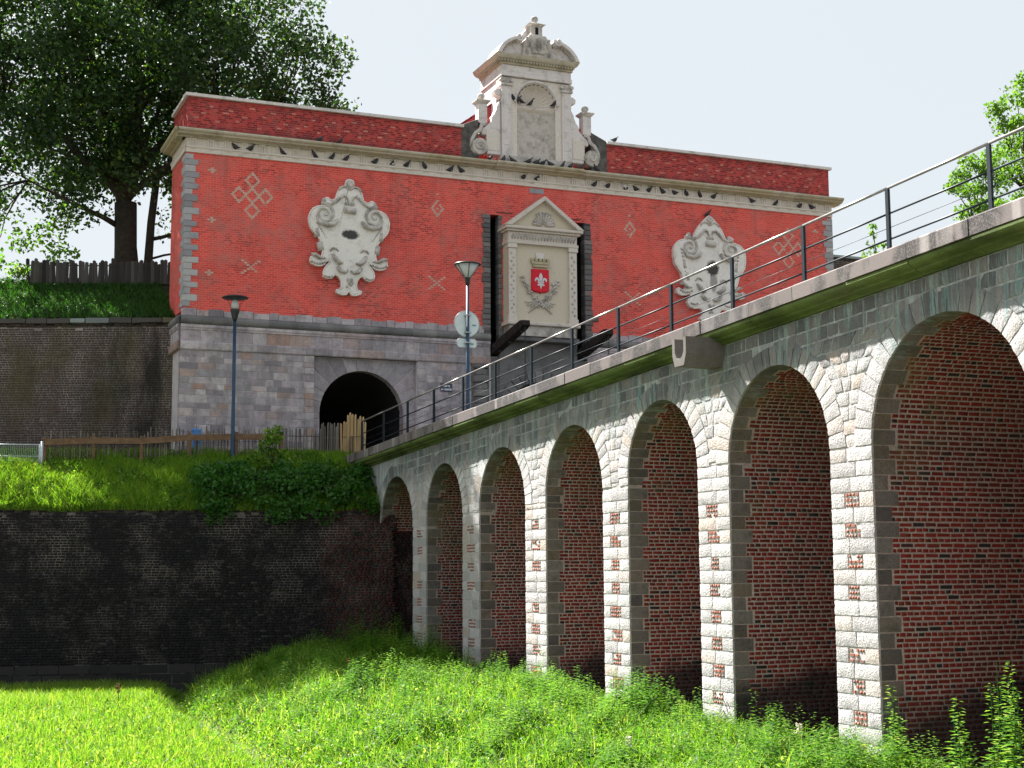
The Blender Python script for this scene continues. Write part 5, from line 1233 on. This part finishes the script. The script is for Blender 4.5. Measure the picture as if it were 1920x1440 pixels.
mes4 = [pale_mesh(1.85, .07, .03, .06, s+29, 'palewood') for s in range(6)]
pts = []; zs4 = []
for k in range(15):
    p = A4+(B4-A4)*k/14; pts.append((p[0], p[1]+rng.uniform(-.05, .05), 4.35+(.0 if 4 < k < 10 else -.30)+rng.uniform(-.08, .08)+(.12 if k > 10 else 0)))
pales(cf, pts, mes4, .03, zscale=(.97, 1.1))
mes5 = [pale_mesh(1.1, .045, .03, .06, s+39, 'darkpale') for s in range(3)]
pales(cf, [(A4[0]+(B4[0]-A4[0])*f, A4[1]-.12+(B4[1]-A4[1])*f, 4.2) for f in (.3, .45, .95)], mes5, .02, name='dark_pale')
for h in (.45, 1.05): MB().tube([A4+np.array([0, -.06, 4.2+h]), B4+np.array([0, -.06, 4.2+h])], .008, 4).obj('wire', 'lampdark', cf)
# site barrier at the far left
A5, B5 = hit(-60, 830, 1, 58.3), hit(79, 830, 1, 57.4); A5[2] = B5[2] = 0; zb = tz_(B5)-.05
sb = thing('site_barrier', (A5+B5)/2+np.array([0, 0, zb]), 'galvanised mesh barrier panel with pale post at the left edge of the terrace', 'barrier')
dv = B5-A5
MB().tube([(*B5[:2], zb-.3), (*B5[:2], zb+1.05)], .05, 10).obj('post', 'galv', sb, True); MB().tube([(*(A5+dv*.97)[:2], zb-.1), (*(A5+dv*.97)[:2], zb+.95)], .025, 8).obj('frame_upright', 'galv', sb, True)
for h in (.95, .52, .05): MB().tube([(*A5[:2], zb+h), (*B5[:2], zb+h-.03)], .022 if h != .52 else .014, 8).obj('frame_bar', 'galv', sb, True)
b = MB()
for k in range(40):
    p = A5+dv*k/40; b.tube([(p[0], p[1], zb+.05), (p[0], p[1], zb+.95)], .006, 4)
b.obj('mesh_wires', 'galv', sb, kind='stuff')
# blue bin behind the rail fence
bp = hit(369, 830, 1, 57.5); bz = tz_(bp)
bb = thing('blue_bin', (bp[0], bp[1], bz), 'bright blue upright bin half hidden behind the brown rail fence', 'bin')
b = MB(); b.hexa([(bp[0]-.12, bp[1]-.12, bz), (bp[0]+.12, bp[1]-.12, bz), (bp[0]+.12, bp[1]+.12, bz), (bp[0]-.12, bp[1]+.12, bz), (bp[0]-.15, bp[1]-.15, bz+1.05), (bp[0]+.15, bp[1]-.15, bz+1.05), (bp[0]+.15, bp[1]+.15, bz+1.05), (bp[0]-.15, bp[1]+.15, bz+1.05)]); b.obj('body', 'binblue', bb)
b = MB(); b.hexa([(bp[0]-.17, bp[1]-.17, bz+1.055), (bp[0]+.17, bp[1]-.17, bz+1.055), (bp[0]+.17, bp[1]+.17, bz+1.055), (bp[0]-.17, bp[1]+.17, bz+1.055), (bp[0]-.14, bp[1]-.14, bz+1.12), (bp[0]+.14, bp[1]-.14, bz+1.12), (bp[0]+.14, bp[1]+.14, bz+1.15), (bp[0]-.14, bp[1]+.14, bz+1.15)]); b.obj('lid', 'binblue', bb)
MB().box(bp[0]-.02, bp[0]+.02, bp[1]-.156, bp[1]-.13, bz+.1, bz+.9).obj('rib', 'lampdark', bb)

# ------------------------------------------------------------------ pigeons
def pigeon_mesh(up_, seed, mat):
    r = random.Random(seed); b = MB()
    # sections along the body from tail tip to beak: x, z, half width, half height
    a = math.radians(up_); S = [(-.19, .02, .022, .012), (-.13, .015, .036, .026), (-.07, .012, .054, .056), (-.01, .01, .068, .075), (.05, .02, .070, .080), (.10, .045, .056, .064), (.125, .085, .034, .036), (.135, .115, .030, .031), (.155, .125, .027, .026), (.175, .122, .010, .010), (.195, .117, .004, .004)]
    n = 8; vs = []
    for i, (x, z, w_, h) in enumerate(S):
        if i < 6: X, Z = x*math.cos(a)-z*math.sin(a), x*math.sin(a)+z*math.cos(a)
        else: X, Z = .10*math.cos(a)-.045*math.sin(a)+(x-.10), .10*math.sin(a)+.045*math.cos(a)+(z-.045)
        for k in range(n): th = 2*PI*k/n; vs.append((X, w_*math.cos(th), Z+h*math.sin(th)))
    mz = .09
    vs = [(x*.95, y*1.25, z*1.15+mz*1.15) for x, y, z in vs]
    m = len(S); fs = [(i*n+k, i*n+(k+1) % n, (i+1)*n+(k+1) % n, (i+1)*n+k) for i in range(m-1) for k in range(n)]+[tuple(range(n))[::-1], tuple(range((m-1)*n, m*n))]
    b.add(vs, fs, 0.)
    for s in (-1, 1): b.tube([(.01, s*.025, .05), (.015, s*.03, 0), (.04, s*.03, .003)], .006, 4)
    me = b.mesh('pigeon', smooth=True); me.materials.append(M[mat]); return me
PGM = [pigeon_mesh(u, i, 'pigeon') for i, u in enumerate((4, 12, 20, 26, 8))]; PIED = [pigeon_mesh(u, i+9, 'pied') for i, u in enumerate((8, 20))]
ORD = 'first second third fourth fifth sixth seventh eighth ninth tenth eleventh twelfth thirteenth fourteenth fifteenth sixteenth seventeenth eighteenth'.split()
def pigeon(x, y, z, lab, grp, pied=False, rz=None, s=1.12):
    o = bpy.data.objects.new('pigeon', rng.choice(PIED if pied else PGM)); C.objects.link(o)
    o.location = (x, y, z); o.rotation_euler = (0, 0, rng.choice((0, PI))+rng.uniform(-.7, .7) if rz is None else rz); o.scale = (s, s, s)
    tag(o, lab, 'pigeon', grp)
left = [441, 470, 529, 590, 623, 650, 704, 737, 763, 797, 845, 865]; right = [1115, 1140, 1172, 1192, 1217, 1243, 1265, 1288, 1313, 1338, 1410, 1455, 1500, 1522]
def frieze_x(pxx): 
    p = hit(pxx, 275+(pxx-441)*.1065, 1, F-.08); return p[0]
for i, q in enumerate(left): pigeon(frieze_x(q), F-.062, 16.922, ORD[i]+' pigeon from the left corner along the pale frieze ledge', 'pigeons on the frieze ledge', i in (7,))
for i, q in enumerate((982, 1008)): pigeon(frieze_x(q), F-.062, 16.922, ('dark' if i == 0 else 'black and white')+' pigeon on the frieze ledge under the crowning gable', 'pigeons on the frieze ledge', i == 1)
for i, q in enumerate(right): pigeon(frieze_x(q), F-.062, 16.922, ORD[i]+' pigeon right of the gable along the pale frieze ledge', 'pigeons on the frieze ledge', i in (2,))
for i, (dx, dy) in enumerate(((-1.06, -.02), (-.86, .0), (-.66, .12), (-.15, .2), (.88, .0))):
    pigeon(GC+dx, F+dy+.02, NZ-.005, ORD[i]+' pigeon from the left on the shell niche ledge', 'pigeons in the shell niche')
for i, q in enumerate((920, 944, 962, 990, 1005, 1017, 1032, 1054, 1069, 1088, 1118)):
    p = hit(q, 296, 1, F-.3); pigeon(p[0], F-.32+rng.uniform(-.06, .06), 17.547, ('white pigeon leftmost on the cornice top below the gable' if i == 0 else ORD[i]+' pigeon from the left on the cornice top below the gable'), 'pigeons on the cornice top', i == 0)
for i, q in enumerate((600, 638)): p = hit(q, 262, 1, F-.3); pigeon(p[0], F-.28, 17.547, ('left' if i == 0 else 'right')+' pigeon of the pair on the cornice top above the left cartouche', 'pigeons on the cornice top')
p = hit(1150, 259, 1, F+.2); pigeon(p[0], F+.1, 19.115, 'lone pigeon standing on the right parapet coping', 'pigeons on the parapet')
p = hit(1328, 404, 1, F-.15); pigeon(p[0], F-.12, p[2]-.05, 'lone pigeon perched on top of the right cartouche', 'pigeons on the cartouche')

# ------------------------------------------------------------------ trees
def leaf_cloud(centers, rad, per, size, flat=.0, seed=1, hang=0.):
    r = np.random.RandomState(seed); K = len(centers)
    rad = np.broadcast_to(np.asarray(rad, float), (K,)); N = K*per
    d = r.normal(size=(N, 3)); d /= np.linalg.norm(d, axis=1)[:, None]; d *= (r.rand(N)**.45)[:, None]
    c = np.repeat(np.asarray(centers), per, 0)+d*np.repeat(rad, per)[:, None]*np.array([1, 1, .75])
    nrm = r.normal(size=(N, 3)); nrm[:, 2] += flat; nrm /= np.linalg.norm(nrm, axis=1)[:, None]
    t = r.normal(size=(N, 3)); t[:, 2] -= hang; t -= nrm*(t*nrm).sum(1)[:, None]; t /= np.linalg.norm(t, axis=1)[:, None]; b = np.cross(nrm, t)
    s = size*(.65+.7*r.rand(N))[:, None]
    V = np.stack([c-t*s*.5, c-b*s*.36+nrm*s*.10, c+t*s*.55, c+b*s*.36+nrm*s*.10], 1)
    return V, np.clip(r.rand(N)*.8+.1*np.repeat(r.rand(K), per)*2, 0, .999)
LF = [(0, 1, 2), (0, 2, 3)]
def branch(b, p, q, r0, r1, sag=.0, n=6, wob=.12):
    p, q = np.array(p, float), np.array(q, float); P = []; L = np.linalg.norm(q-p)
    for k in range(n+1):
        f = k/n; w_ = math.sin(PI*f)*wob*L; P.append(p+(q-p)*f+np.array([rng.uniform(-1, 1)*w_*.35, rng.uniform(-1, 1)*w_*.35, w_*sag+rng.uniform(-1, 1)*w_*.2]))
    P[0] = p; P[-1] = q; b.tube(P, [r0+(r1-r0)*k/n for k in range(n+1)], 7); return P
TX, TY, TZ = 9.35, 67.5, 12.5
tree = thing('plane_tree', (TX, TY, TZ), 'huge dark leafy tree with forked trunk towering behind the palisade', 'tree')
b = MB(); fork = np.array([TX-.1, TY, TZ+4.2])
b.tube([(TX+.1, TY, TZ-.6), (TX+.05, TY, TZ+.6), (TX-.05, TY, TZ+2.2), fork], [.80, .60, .50, .50], 12)
b.tube([(TX+.75, TY-.1, TZ-.4), (TX+.95, TY-.1, TZ+1.6), (TX+1.05, TY, TZ+3.4), (TX+1.3, TY, TZ+6)], [.22, .20, .18, .16], 9)
limbs = []
for q, r0, r1 in (((TX+.9, TY-.3, TZ+13.5), .45, .12), ((TX-1.8, TY+.5, TZ+11.5), .36, .10), ((TX-5.5, TY-.5, TZ+8.2), .30, .07), ((TX+4.6, TY+.4, TZ+10.5), .28, .07), ((TX-3.6, TY-2.0, TZ+5.8), .20, .05), ((TX+3.2, TY-2.4, TZ+7.2), .20, .05), ((TX-2.5, TY+3.5, TZ+10), .22, .06), ((TX+2.5, TY+3.5, TZ+11), .22, .06)):
    st = fork+np.array([0, 0, rng.uniform(-.6, 1.2)]); limbs.append(branch(b, st, q, r0, r1, .25, 8))
limbs.append(branch(b, (TX+1.25, TY, TZ+5.6), (TX+6.5, TY-.6, TZ+8.6), .2, .05, .3, 8)); limbs.append(branch(b, (TX+1.0, TY, TZ+2.6), (TX+4.6, TY-.5, TZ+3.6), .10, .04, -.1, 6)); limbs.append(branch(b, (TX+1.05, TY, TZ+1.7), (TX+4.2, TY-.5, TZ+2.5), .06, .03, .1, 5)); limbs.append(branch(b, (TX-.4, TY, TZ+3.1), (TX-4.4, TY-.6, TZ+4.7), .14, .04, .1, 6))
cen = []; r = np.random.RandomState(5)
CC = np.array([9.6, 67.3, 22.4]); RR = np.array([9.9, 6.6, 7.6])
while len(cen) < 430:
    d = r.normal(size=3); d /= np.linalg.norm(d); d *= r.rand()**.40
    p = CC+d*RR; u_, v_, zc = px(p)
    lowlim = 15.0+.9*np.sin(p[0]*1.3)+max(0, 1-abs(p[0]-10)/3.5)*2.8
    if p[2] < lowlim: continue
    cen.append(p)
for q in ((1.5, 66, 15.0), (2.8, 66.3, 14.6), (3.8, 66, 15.2), (4.8, 66.4, 14.3), (5.8, 66.5, 14.9), (6.8, 66.6, 15.6), (0.2, 66, 15.4), (6.3, 66, 13.9), (3.4, 67, 13.6), (13.0, 67, 14.9), (12.2, 66.5, 14.2), (12.8, 66.4, 13.6), (11.9, 66.3, 15.4)): cen.append(np.array(q))
allp = np.array([p for l in limbs for p in l])
for i, c in enumerate(cen):
    if i % 2 == 0:
        k = np.argmin(((allp-c)**2).sum(1)); branch(b, allp[k], c, .05, .012, .15, 4)
b.obj('trunk', 'bark', tree, True)
lowc = [c for c in cen if c[2] < 15.7]; cen = [c for c in cen if c[2] >= 15.7]
V1, r1 = leaf_cloud(np.array(cen), r.uniform(.85, 1.6, len(cen)), 190, .215, .5, 3, .3)
fastmesh('crown', V1, LF, r1, 'treeleaf', tree)
V1, r1 = leaf_cloud(np.array(lowc), r.uniform(.7, 1.2, len(lowc)), 130, .2, .5, 4, .3)  # lowest leaves get a paler material, backlight put into their colour
fastmesh('lower_foliage', V1, LF, r1, 'birchleaf', tree)['label'] = 'leaves hanging low at the left, backlight put into their lighter yellow green'

def small_tree(base, cen, label, seed, size=.16, per=120, rad=(.5, .9), mat='birchleaf', name='garden_tree', rt0=.16):
    r = np.random.RandomState(seed); t = thing(name, base, label, 'tree'); b = MB(); base = np.array(base); cen = np.array(cen)
    top = cen[np.argmax(cen[:, 2])]; st = branch(b, base, (base*.25+top*.75), rt0, rt0*.3, 0, 7, .05)
    for c in cen: k = np.argmin([np.linalg.norm(s-c)+max(0, s[2]-c[2])*3 for s in st]); branch(b, st[k], c, rt0*.3, .012, .1, 5, .1)
    b.obj('trunk', 'bark', t, True); V, rr = leaf_cloud(cen, r.uniform(*rad, len(cen)), per, size, .3, seed, .3); fastmesh('crown', V, LF, rr, mat, t); return t
def ctr(pts, Y): return [hit(x, y, 1, Y+rng.uniform(-1.5, 1.5)) for x, y in pts]
cc = ctr([(1868, 205), (1885, 235), (1905, 180), (1925, 150), (1940, 190), (1915, 230), (1900, 270), (1930, 265), (1960, 240), (1920, 310), (1890, 330), (1945, 330), (1980, 300), (1925, 370), (1960, 380), (1900, 385), (1870, 300), (1975, 180), (1990, 240)], 62)
small_tree((57.5, 62, 4), cc, 'sunlit tree reaching into the top right edge behind the railing', 21, .20, 260, (.7, 1.25), rt0=.3)
cc = ctr([(1800, 330), (1820, 305), (1845, 320), (1865, 300), (1790, 350), (1815, 360), (1840, 350), (1870, 345), (1830, 385), (1855, 385), (1880, 390), (1810, 400)], 60)
small_tree((52.5, 60, 4), cc, 'smaller light green tree seen through the railing at the right', 22, .18, 220, (.5, .95), rt0=.2)
cc = ctr([(1636, 440), (1637, 462), (1625, 478), (1645, 475), (1655, 460), (1636, 425)], 52)
small_tree((40.6, 52, 4.3), cc, 'thin sapling tip showing above the bridge coping by the gate', 23, .17, 22, (.12, .35), rt0=.06, name='sapling')

# ------------------------------------------------------------------ shrubs, grass, weeds
def shrub(name, label, cen, rad, per, size, seed, base, mat='shrub', cat='shrub'):
    t = thing(name, base, label, cat); b = MB()
    for c in cen: branch(b, base, c, .03, .008, .2, 4)
    b.obj('stems', 'bark', t); V, rr = leaf_cloud(np.array(cen), rad, per, size, .8, seed); fastmesh('foliage', V, LF, rr, mat, t)
r = np.random.RandomState(3); cen = []
for k in range(120):
    x = r.uniform(10.3, 16.3); f = r.rand()**.7; y = wl_y(x)-.35+f*2.2; z = float(terr_h(x, y))+.15+r.rand()*.75*(1-.5*f)-(.5 if f < .2 else 0)
    if z < 2.0-.5*(x > 13): continue
    cen.append((x, y, z))
shrub('shrub', 'dark green bramble thicket spilling over the moat wall beside the bridge', cen, .5, 130, .15, 31, (13.6, 53.5, 3.1))
shrub('shrub', 'slender leafy shrub rising before the fence above the thicket', [hit(x, y, 1, 54.6+rng.uniform(-.3, .3)) for x, y in ((505, 812), (500, 830), (520, 825), (490, 845), (512, 848), (530, 850), (475, 860), (540, 868), (520, 805), (500, 866))], .28, 60, .15, 32, (13.0, 54.6, float(terr_h(13.0, 54.6))), 'weedleaf')
shrub('shrub', 'reddish green bush at the left end of the palisade', [hit(x, y, 1, 65.+rng.uniform(-.3, .3)) for x, y in ((30, 500), (45, 505), (38, 515), (20, 512))], .35, 60, .15, 33, hit(35, 522, 1, 65.), 'weedleaf')

def blades(P, h, wd, seed, lean=.35):
    r = np.random.RandomState(seed); N = len(P); a = r.rand(N)*2*PI; dx = np.stack([np.cos(a), np.sin(a), np.zeros(N)], 1)
    th = r.rand(N)*2*PI; ld = np.stack([np.cos(th), np.sin(th), np.zeros(N)], 1)*(lean*h*r.rand(N))[:, None]
    w_ = (wd*(.6+.8*r.rand(N)))[:, None]; H_ = np.zeros((N, 3)); H_[:, 2] = h
    m = P+ld*.3+H_*.6
    return np.stack([P-dx*w_*.5, P+dx*w_*.5, m+dx*w_*.4, m-dx*w_*.4, P+ld*1.0+H_], 1)
BF_ = [(0, 1, 2, 3), (3, 2, 4)]
def in_view(P, pad=60):
    u, v, z = px(P); return (z > 2) & (u > -pad) & (u < 1920+pad) & (v > -pad) & (v < 1440+pad)
r = np.random.RandomState(8)
# meadow grass on the moat floor, denser near the camera
N = 560000; X = r.uniform(-2, 16.46, N); Y = 19+(r.rand(N)**1.25)*35
Z = ground_h(X, Y); P = np.stack([X, Y, Z], 1); ok = in_view(P, 90) & (Y < wl_y(X)-.05); P = P[ok]
def gull(P): return P[:, 0]-(8.0+.25*np.sin(P[:, 1]*.35)+np.clip((P[:, 1]-44)/8, 0, 1)*1.6)
d = gull(P); clump = .5+.5*sn(P[:, 0], P[:, 1], 1.7); fine_ = .5+.5*sn(P[:, 0]+3, P[:, 1]-2, 5.)
tall = np.where(d > .3, .16+.22*clump*fine_, .13+.14*clump*fine_)
tall = np.where((d < 0) & (P[:, 1] > 46.5), .30, tall)
keep = r.rand(len(P)) < np.where(np.abs(d) < .5, .45, .35+.65*fine_); P, tall, clump, fine_ = P[keep], tall[keep], clump[keep], fine_[keep]
V = blades(P, tall*(.4+1.0*r.rand(len(P))**1.5), .017, 41, 1.1)
dry = .5+.5*sn(P[:, 0]*.7+5, P[:, 1]*.7, 1.1)
rv = np.clip(r.normal(.40, .24, len(P))+.25*(fine_-.5)+.30*(dry-.5), 0, .95); rv = np.where(r.rand(len(P)) < .02+.10*np.clip(dry-.6, 0, 1), .99, rv)
fastmesh('meadow_grass', V, BF_, rv, 'grass', None, 'stuff')
N = 110000; X = r.uniform(-1, 16.4, N); Y = 19+(r.rand(N)**1.2)*34; P = np.stack([X, Y, ground_h(X, Y)], 1); cl = .5+.5*sn(X+7, Y, 2.9)
ok = in_view(P, 60) & (Y < wl_y(X)-.1) & (r.rand(N) < cl**2) & (np.abs(gull(P)) > .5); P = P[ok]; hh = np.where(gull(P) > 0, .30+.38*r.rand(len(P)), .22+.22*r.rand(len(P)))
fastmesh('tall_grass', blades(P, hh, .017, 47, .9), BF_, np.clip(r.normal(.5, .3, len(P)), 0, .999), 'grass', None, 'stuff')
# low herb leaves among the grass
N = 230000; X = r.uniform(-1, 16.4, N); Y = 19+(r.rand(N)**1.2)*34
P = np.stack([X, Y, ground_h(X, Y)], 1); d = gull(P); cl = .5+.5*sn(X*1.3+1, Y*1.3, 2.3)
ok = in_view(P, 60) & (Y < wl_y(X)-.1) & (r.rand(N) < np.where(d > .2, .25+.75*cl, .32*cl)); P = P[ok]; d = d[ok]; cl = cl[ok]
P[:, 2] += (.05+r.rand(len(P))*np.where(d > .2, .10+.42*cl**1.5, .16))
V, rr = leaf_cloud(P, .03, 1, .075, .5, 45); fastmesh('low_herbs', V, LF, np.clip(rr*.7+.3*cl, 0, .999), 'weedleaf', None, 'stuff')
# terrace grass
N = 200000; X = r.uniform(-2, 16.5, N); t_ = r.rand(N); Y = wl_y(X)+.1+t_*5.5
P = np.stack([X, Y, terr_h(X, Y)-.02], 1); ok = in_view(P) & (Y < np.where(X < 10.3, wu_y(X)-.3, 57.7)); P = P[ok]
V = blades(P, (.12+.30*r.rand(len(P))**1.5)*(1+.5*sn(P[:, 0], P[:, 1], 1.9)), .020, 42, 1.2)
fastmesh('terrace_grass', V, BF_, np.clip(r.normal(.40, .22, len(P)), 0, .95), 'grass', None, 'stuff')
N = 60000; X = r.uniform(2, 16.4, N); Y = wl_y(X)+.1+r.rand(N)*5.; P = np.stack([X, Y, terr_h(X, Y)], 1); cl = .5+.5*sn(X, Y, 2.2)
ok = in_view(P) & (Y < np.where(X < 10.3, wu_y(X)-.3, 57.7)) & (r.rand(N) < cl); P = P[ok]; P[:, 2] += .06+r.rand(len(P))*.34*cl[ok]
V, rr = leaf_cloud(P, .03, 1, .09, .6, 46); fastmesh('terrace_herbs', V, LF, rr, 'weedleaf', None, 'stuff')
# bank under the palisade: ivy and litter
N = 11000; X = r.uniform(0, 10.3, N); Y = wu_y(X)+.2+r.rand(N)*5.2; P = np.stack([X, Y, bank_h(X, Y)+.05], 1)
V, rr = leaf_cloud(P, .12, 1, .13, 1.5, 44); fastmesh('bank_ivy', V, LF, rr, 'ivy', None, 'stuff')
N = 20000; X = r.uniform(0, 10.3, N); Y = wu_y(X)+.15+r.rand(N)*5.; P = np.stack([X, Y, bank_h(X, Y)], 1)
fastmesh('bank_grass', blades(P, .12+.22*r.rand(N), .022, 48, 1.2), BF_, np.clip(r.normal(.35, .3, N), 0, .999), 'shrub', None, 'stuff')
# leafy weeds on the mound (a mass nobody could count) and along the piers
def weed(p, h, r_, n=None, size=.085):
    out = []; n = n or int(16+h*26); lean = r_.uniform(-.15, .15, 2)*h
    for k in range(n):
        f = (k+1)/n; a = k*2.4+r_.rand()*2.6; s = size*(1.15-.65*f)*(.7+.6*r_.rand()); rad = .02+.13*(1-f*.75)*(.5+r_.rand())
        c = np.array(p)+np.array([lean[0]*f+math.cos(a)*rad, lean[1]*f+math.sin(a)*rad, h*f]); dr = np.array([math.cos(a), math.sin(a), -.25+.5*r_.rand()]); dr /= np.linalg.norm(dr)
        b_ = np.cross(dr, (0, 0, 1.)); b_ /= np.linalg.norm(b_); nn = np.cross(b_, dr)
        out.append([c-dr*s*.5, c-b_*s*.32+nn*s*.1, c+dr*s*.7, c+b_*s*.32+nn*s*.1])
    return out
r = np.random.RandomState(77); out = []; rw_ = []
def put_weed(x, y, h, size, tone):
    if y > wl_y(x)-.2 or x > 16.42 or not in_view(np.array([[x, y, -3.]]), 140)[0]: return
    w_ = weed((x, y, float(ground_h(x, y))+.03), h, r, None, size); out.extend(w_); rw_.extend(np.clip(tone+r.normal(0, .13, len(w_)), 0, .999))
for k in range(260):                                     # clumps of nettles and tall herbs over the mound
    x = 8.6+7.7*r.rand()**.75; y = 20+r.rand()**1.15*32; R_ = r.uniform(.25, .7); hc = r.uniform(.34, 1.05)*(1.25 if x > 14.8 else 1)*(.75 if x < 10.5 else 1)*(1.5 if y > 42 and x > 13.4 else 1); tone = r.uniform(.15, .8); size = r.uniform(.09, .16)
    for q in range(r.randint(7, 15)):
        a = r.rand()*2*PI; f = r.rand()**.6; put_weed(x+math.cos(a)*R_*f, y+math.sin(a)*R_*f*1.3, hc*(1.05-.45*f)*r.uniform(.8, 1.15), size, tone)
for k in range(900):                                     # ragged fringe along the feet of the piers and before the nearest arch
    x = 16.4-1.7*r.rand()**1.4; y = 18.5+r.rand()*32; put_weed(x, y, r.uniform(.2, .6)*(1.5 if y < 24 else 1)*(1.6 if y > 41 else 1), r.uniform(.08, .13), r.uniform(.2, .8))
for k in range(900): put_weed(r.uniform(8.4, 16), 20+r.rand()*30, r.uniform(.15, .4), r.uniform(.07, .1), r.uniform(.3, .9))
for k in range(60): put_weed(r.uniform(3, 8), r.uniform(30, 51), r.uniform(.12, .3), .09, r.uniform(.3, .8))
fastmesh('weed_cover', np.array(out), LF, np.array(rw_), 'weedleaf', None, 'stuff')
# single tall weeds one can point at
def weed_plant(u, v, top, X, label, kind=0, n=4, size=.15):
    p = hit(u, v, 0, X); p[2] = float(ground_h(p[0], p[1])); zt = hit(u, top, 0, X)[2]; h = max(.5, zt-p[2])
    t = thing('weed_plant', p, label, 'weed'); b = MB(); out = []
    for k in range(n):
        q = p+np.array([rng.uniform(-.18, .18), rng.uniform(-.25, .25), 0]); hh = h*(1 if k == 0 else rng.uniform(.6, .92)); b.tube([q, q+np.array([.02, .0, hh*.5]), q+np.array([.03*rng.uniform(-1, 1), 0, hh])], [.012, .009, .004], 5)
        out += weed(q+np.array([0, 0, hh*.12]), hh*.88, r, int(34*hh/.8), size)
    b.obj('stem', 'shrub', t); fastmesh('leaves', np.array(out), LF, r.rand(len(out)), 'weedleaf', t)
    if kind:
        b = MB()
        for k in range(46): b.ball(p+np.array([rng.uniform(-.05, .05), rng.uniform(-.05, .05), h*rng.uniform(.72, 1.05)]), rng.uniform(.012, .024), 5, 3)
        b.obj('seed_head', 'dock' if kind == 1 else 'thistle', t)
for a in ((1690, 1420, 1290, 16.0, 'leafy creeper weed climbing the nearest pier edge'), (1870, 1430, 1240, 15.6, 'tallest leafy weed before the nearest arch'), (1800, 1440, 1310, 15.4, 'bushy weed clump low before the nearest arch'), (1910, 1430, 1270, 15.5, 'leafy weed at the right edge before the nearest arch'),
          (1255, 1360, 1285, 16.1, 'upright nettle at the foot of the second brick arch from the camera'), (1160, 1330, 1255, 16.0, 'nettle clump hiding the base of the pier under the drain spout'), (1060, 1320, 1255, 15.9, 'nettle clump between the middle piers'), (1100, 1325, 1262, 15.8, 'pale nettle clump right of the middle pier base'),
          (880, 1290, 1205, 15.9, 'tall weed covering the third pier from the moat wall'), (800, 1270, 1185, 15.8, 'dark tall weed at the pier nearest the moat wall'), (730, 1265, 1195, 15.3, 'dark bushy weed under the first arch by the wall'), (1500, 1430, 1360, 16.0, 'small thistle in the dark arch mouth', 2)):
    weed_plant(*a[:5], kind=a[5] if len(a) > 5 else 0)
weed_plant(652, 1360, 1270, 12.6, 'rusty brown dock stalk on the edge of the mound', 1, 1, .08); weed_plant(720, 1330, 1262, 13.2, 'second rusty dock stalk beside a round green leaf on the mound', 1, 1, .08)
weed_plant(220, 1340, 1283, 6.2, 'rust coloured dock spike standing before the black moat wall', 1, 1, .07); weed_plant(1180, 1440, 1385, 12.4, 'pale thistle heads in the grass at bottom centre', 2, 3, .08)
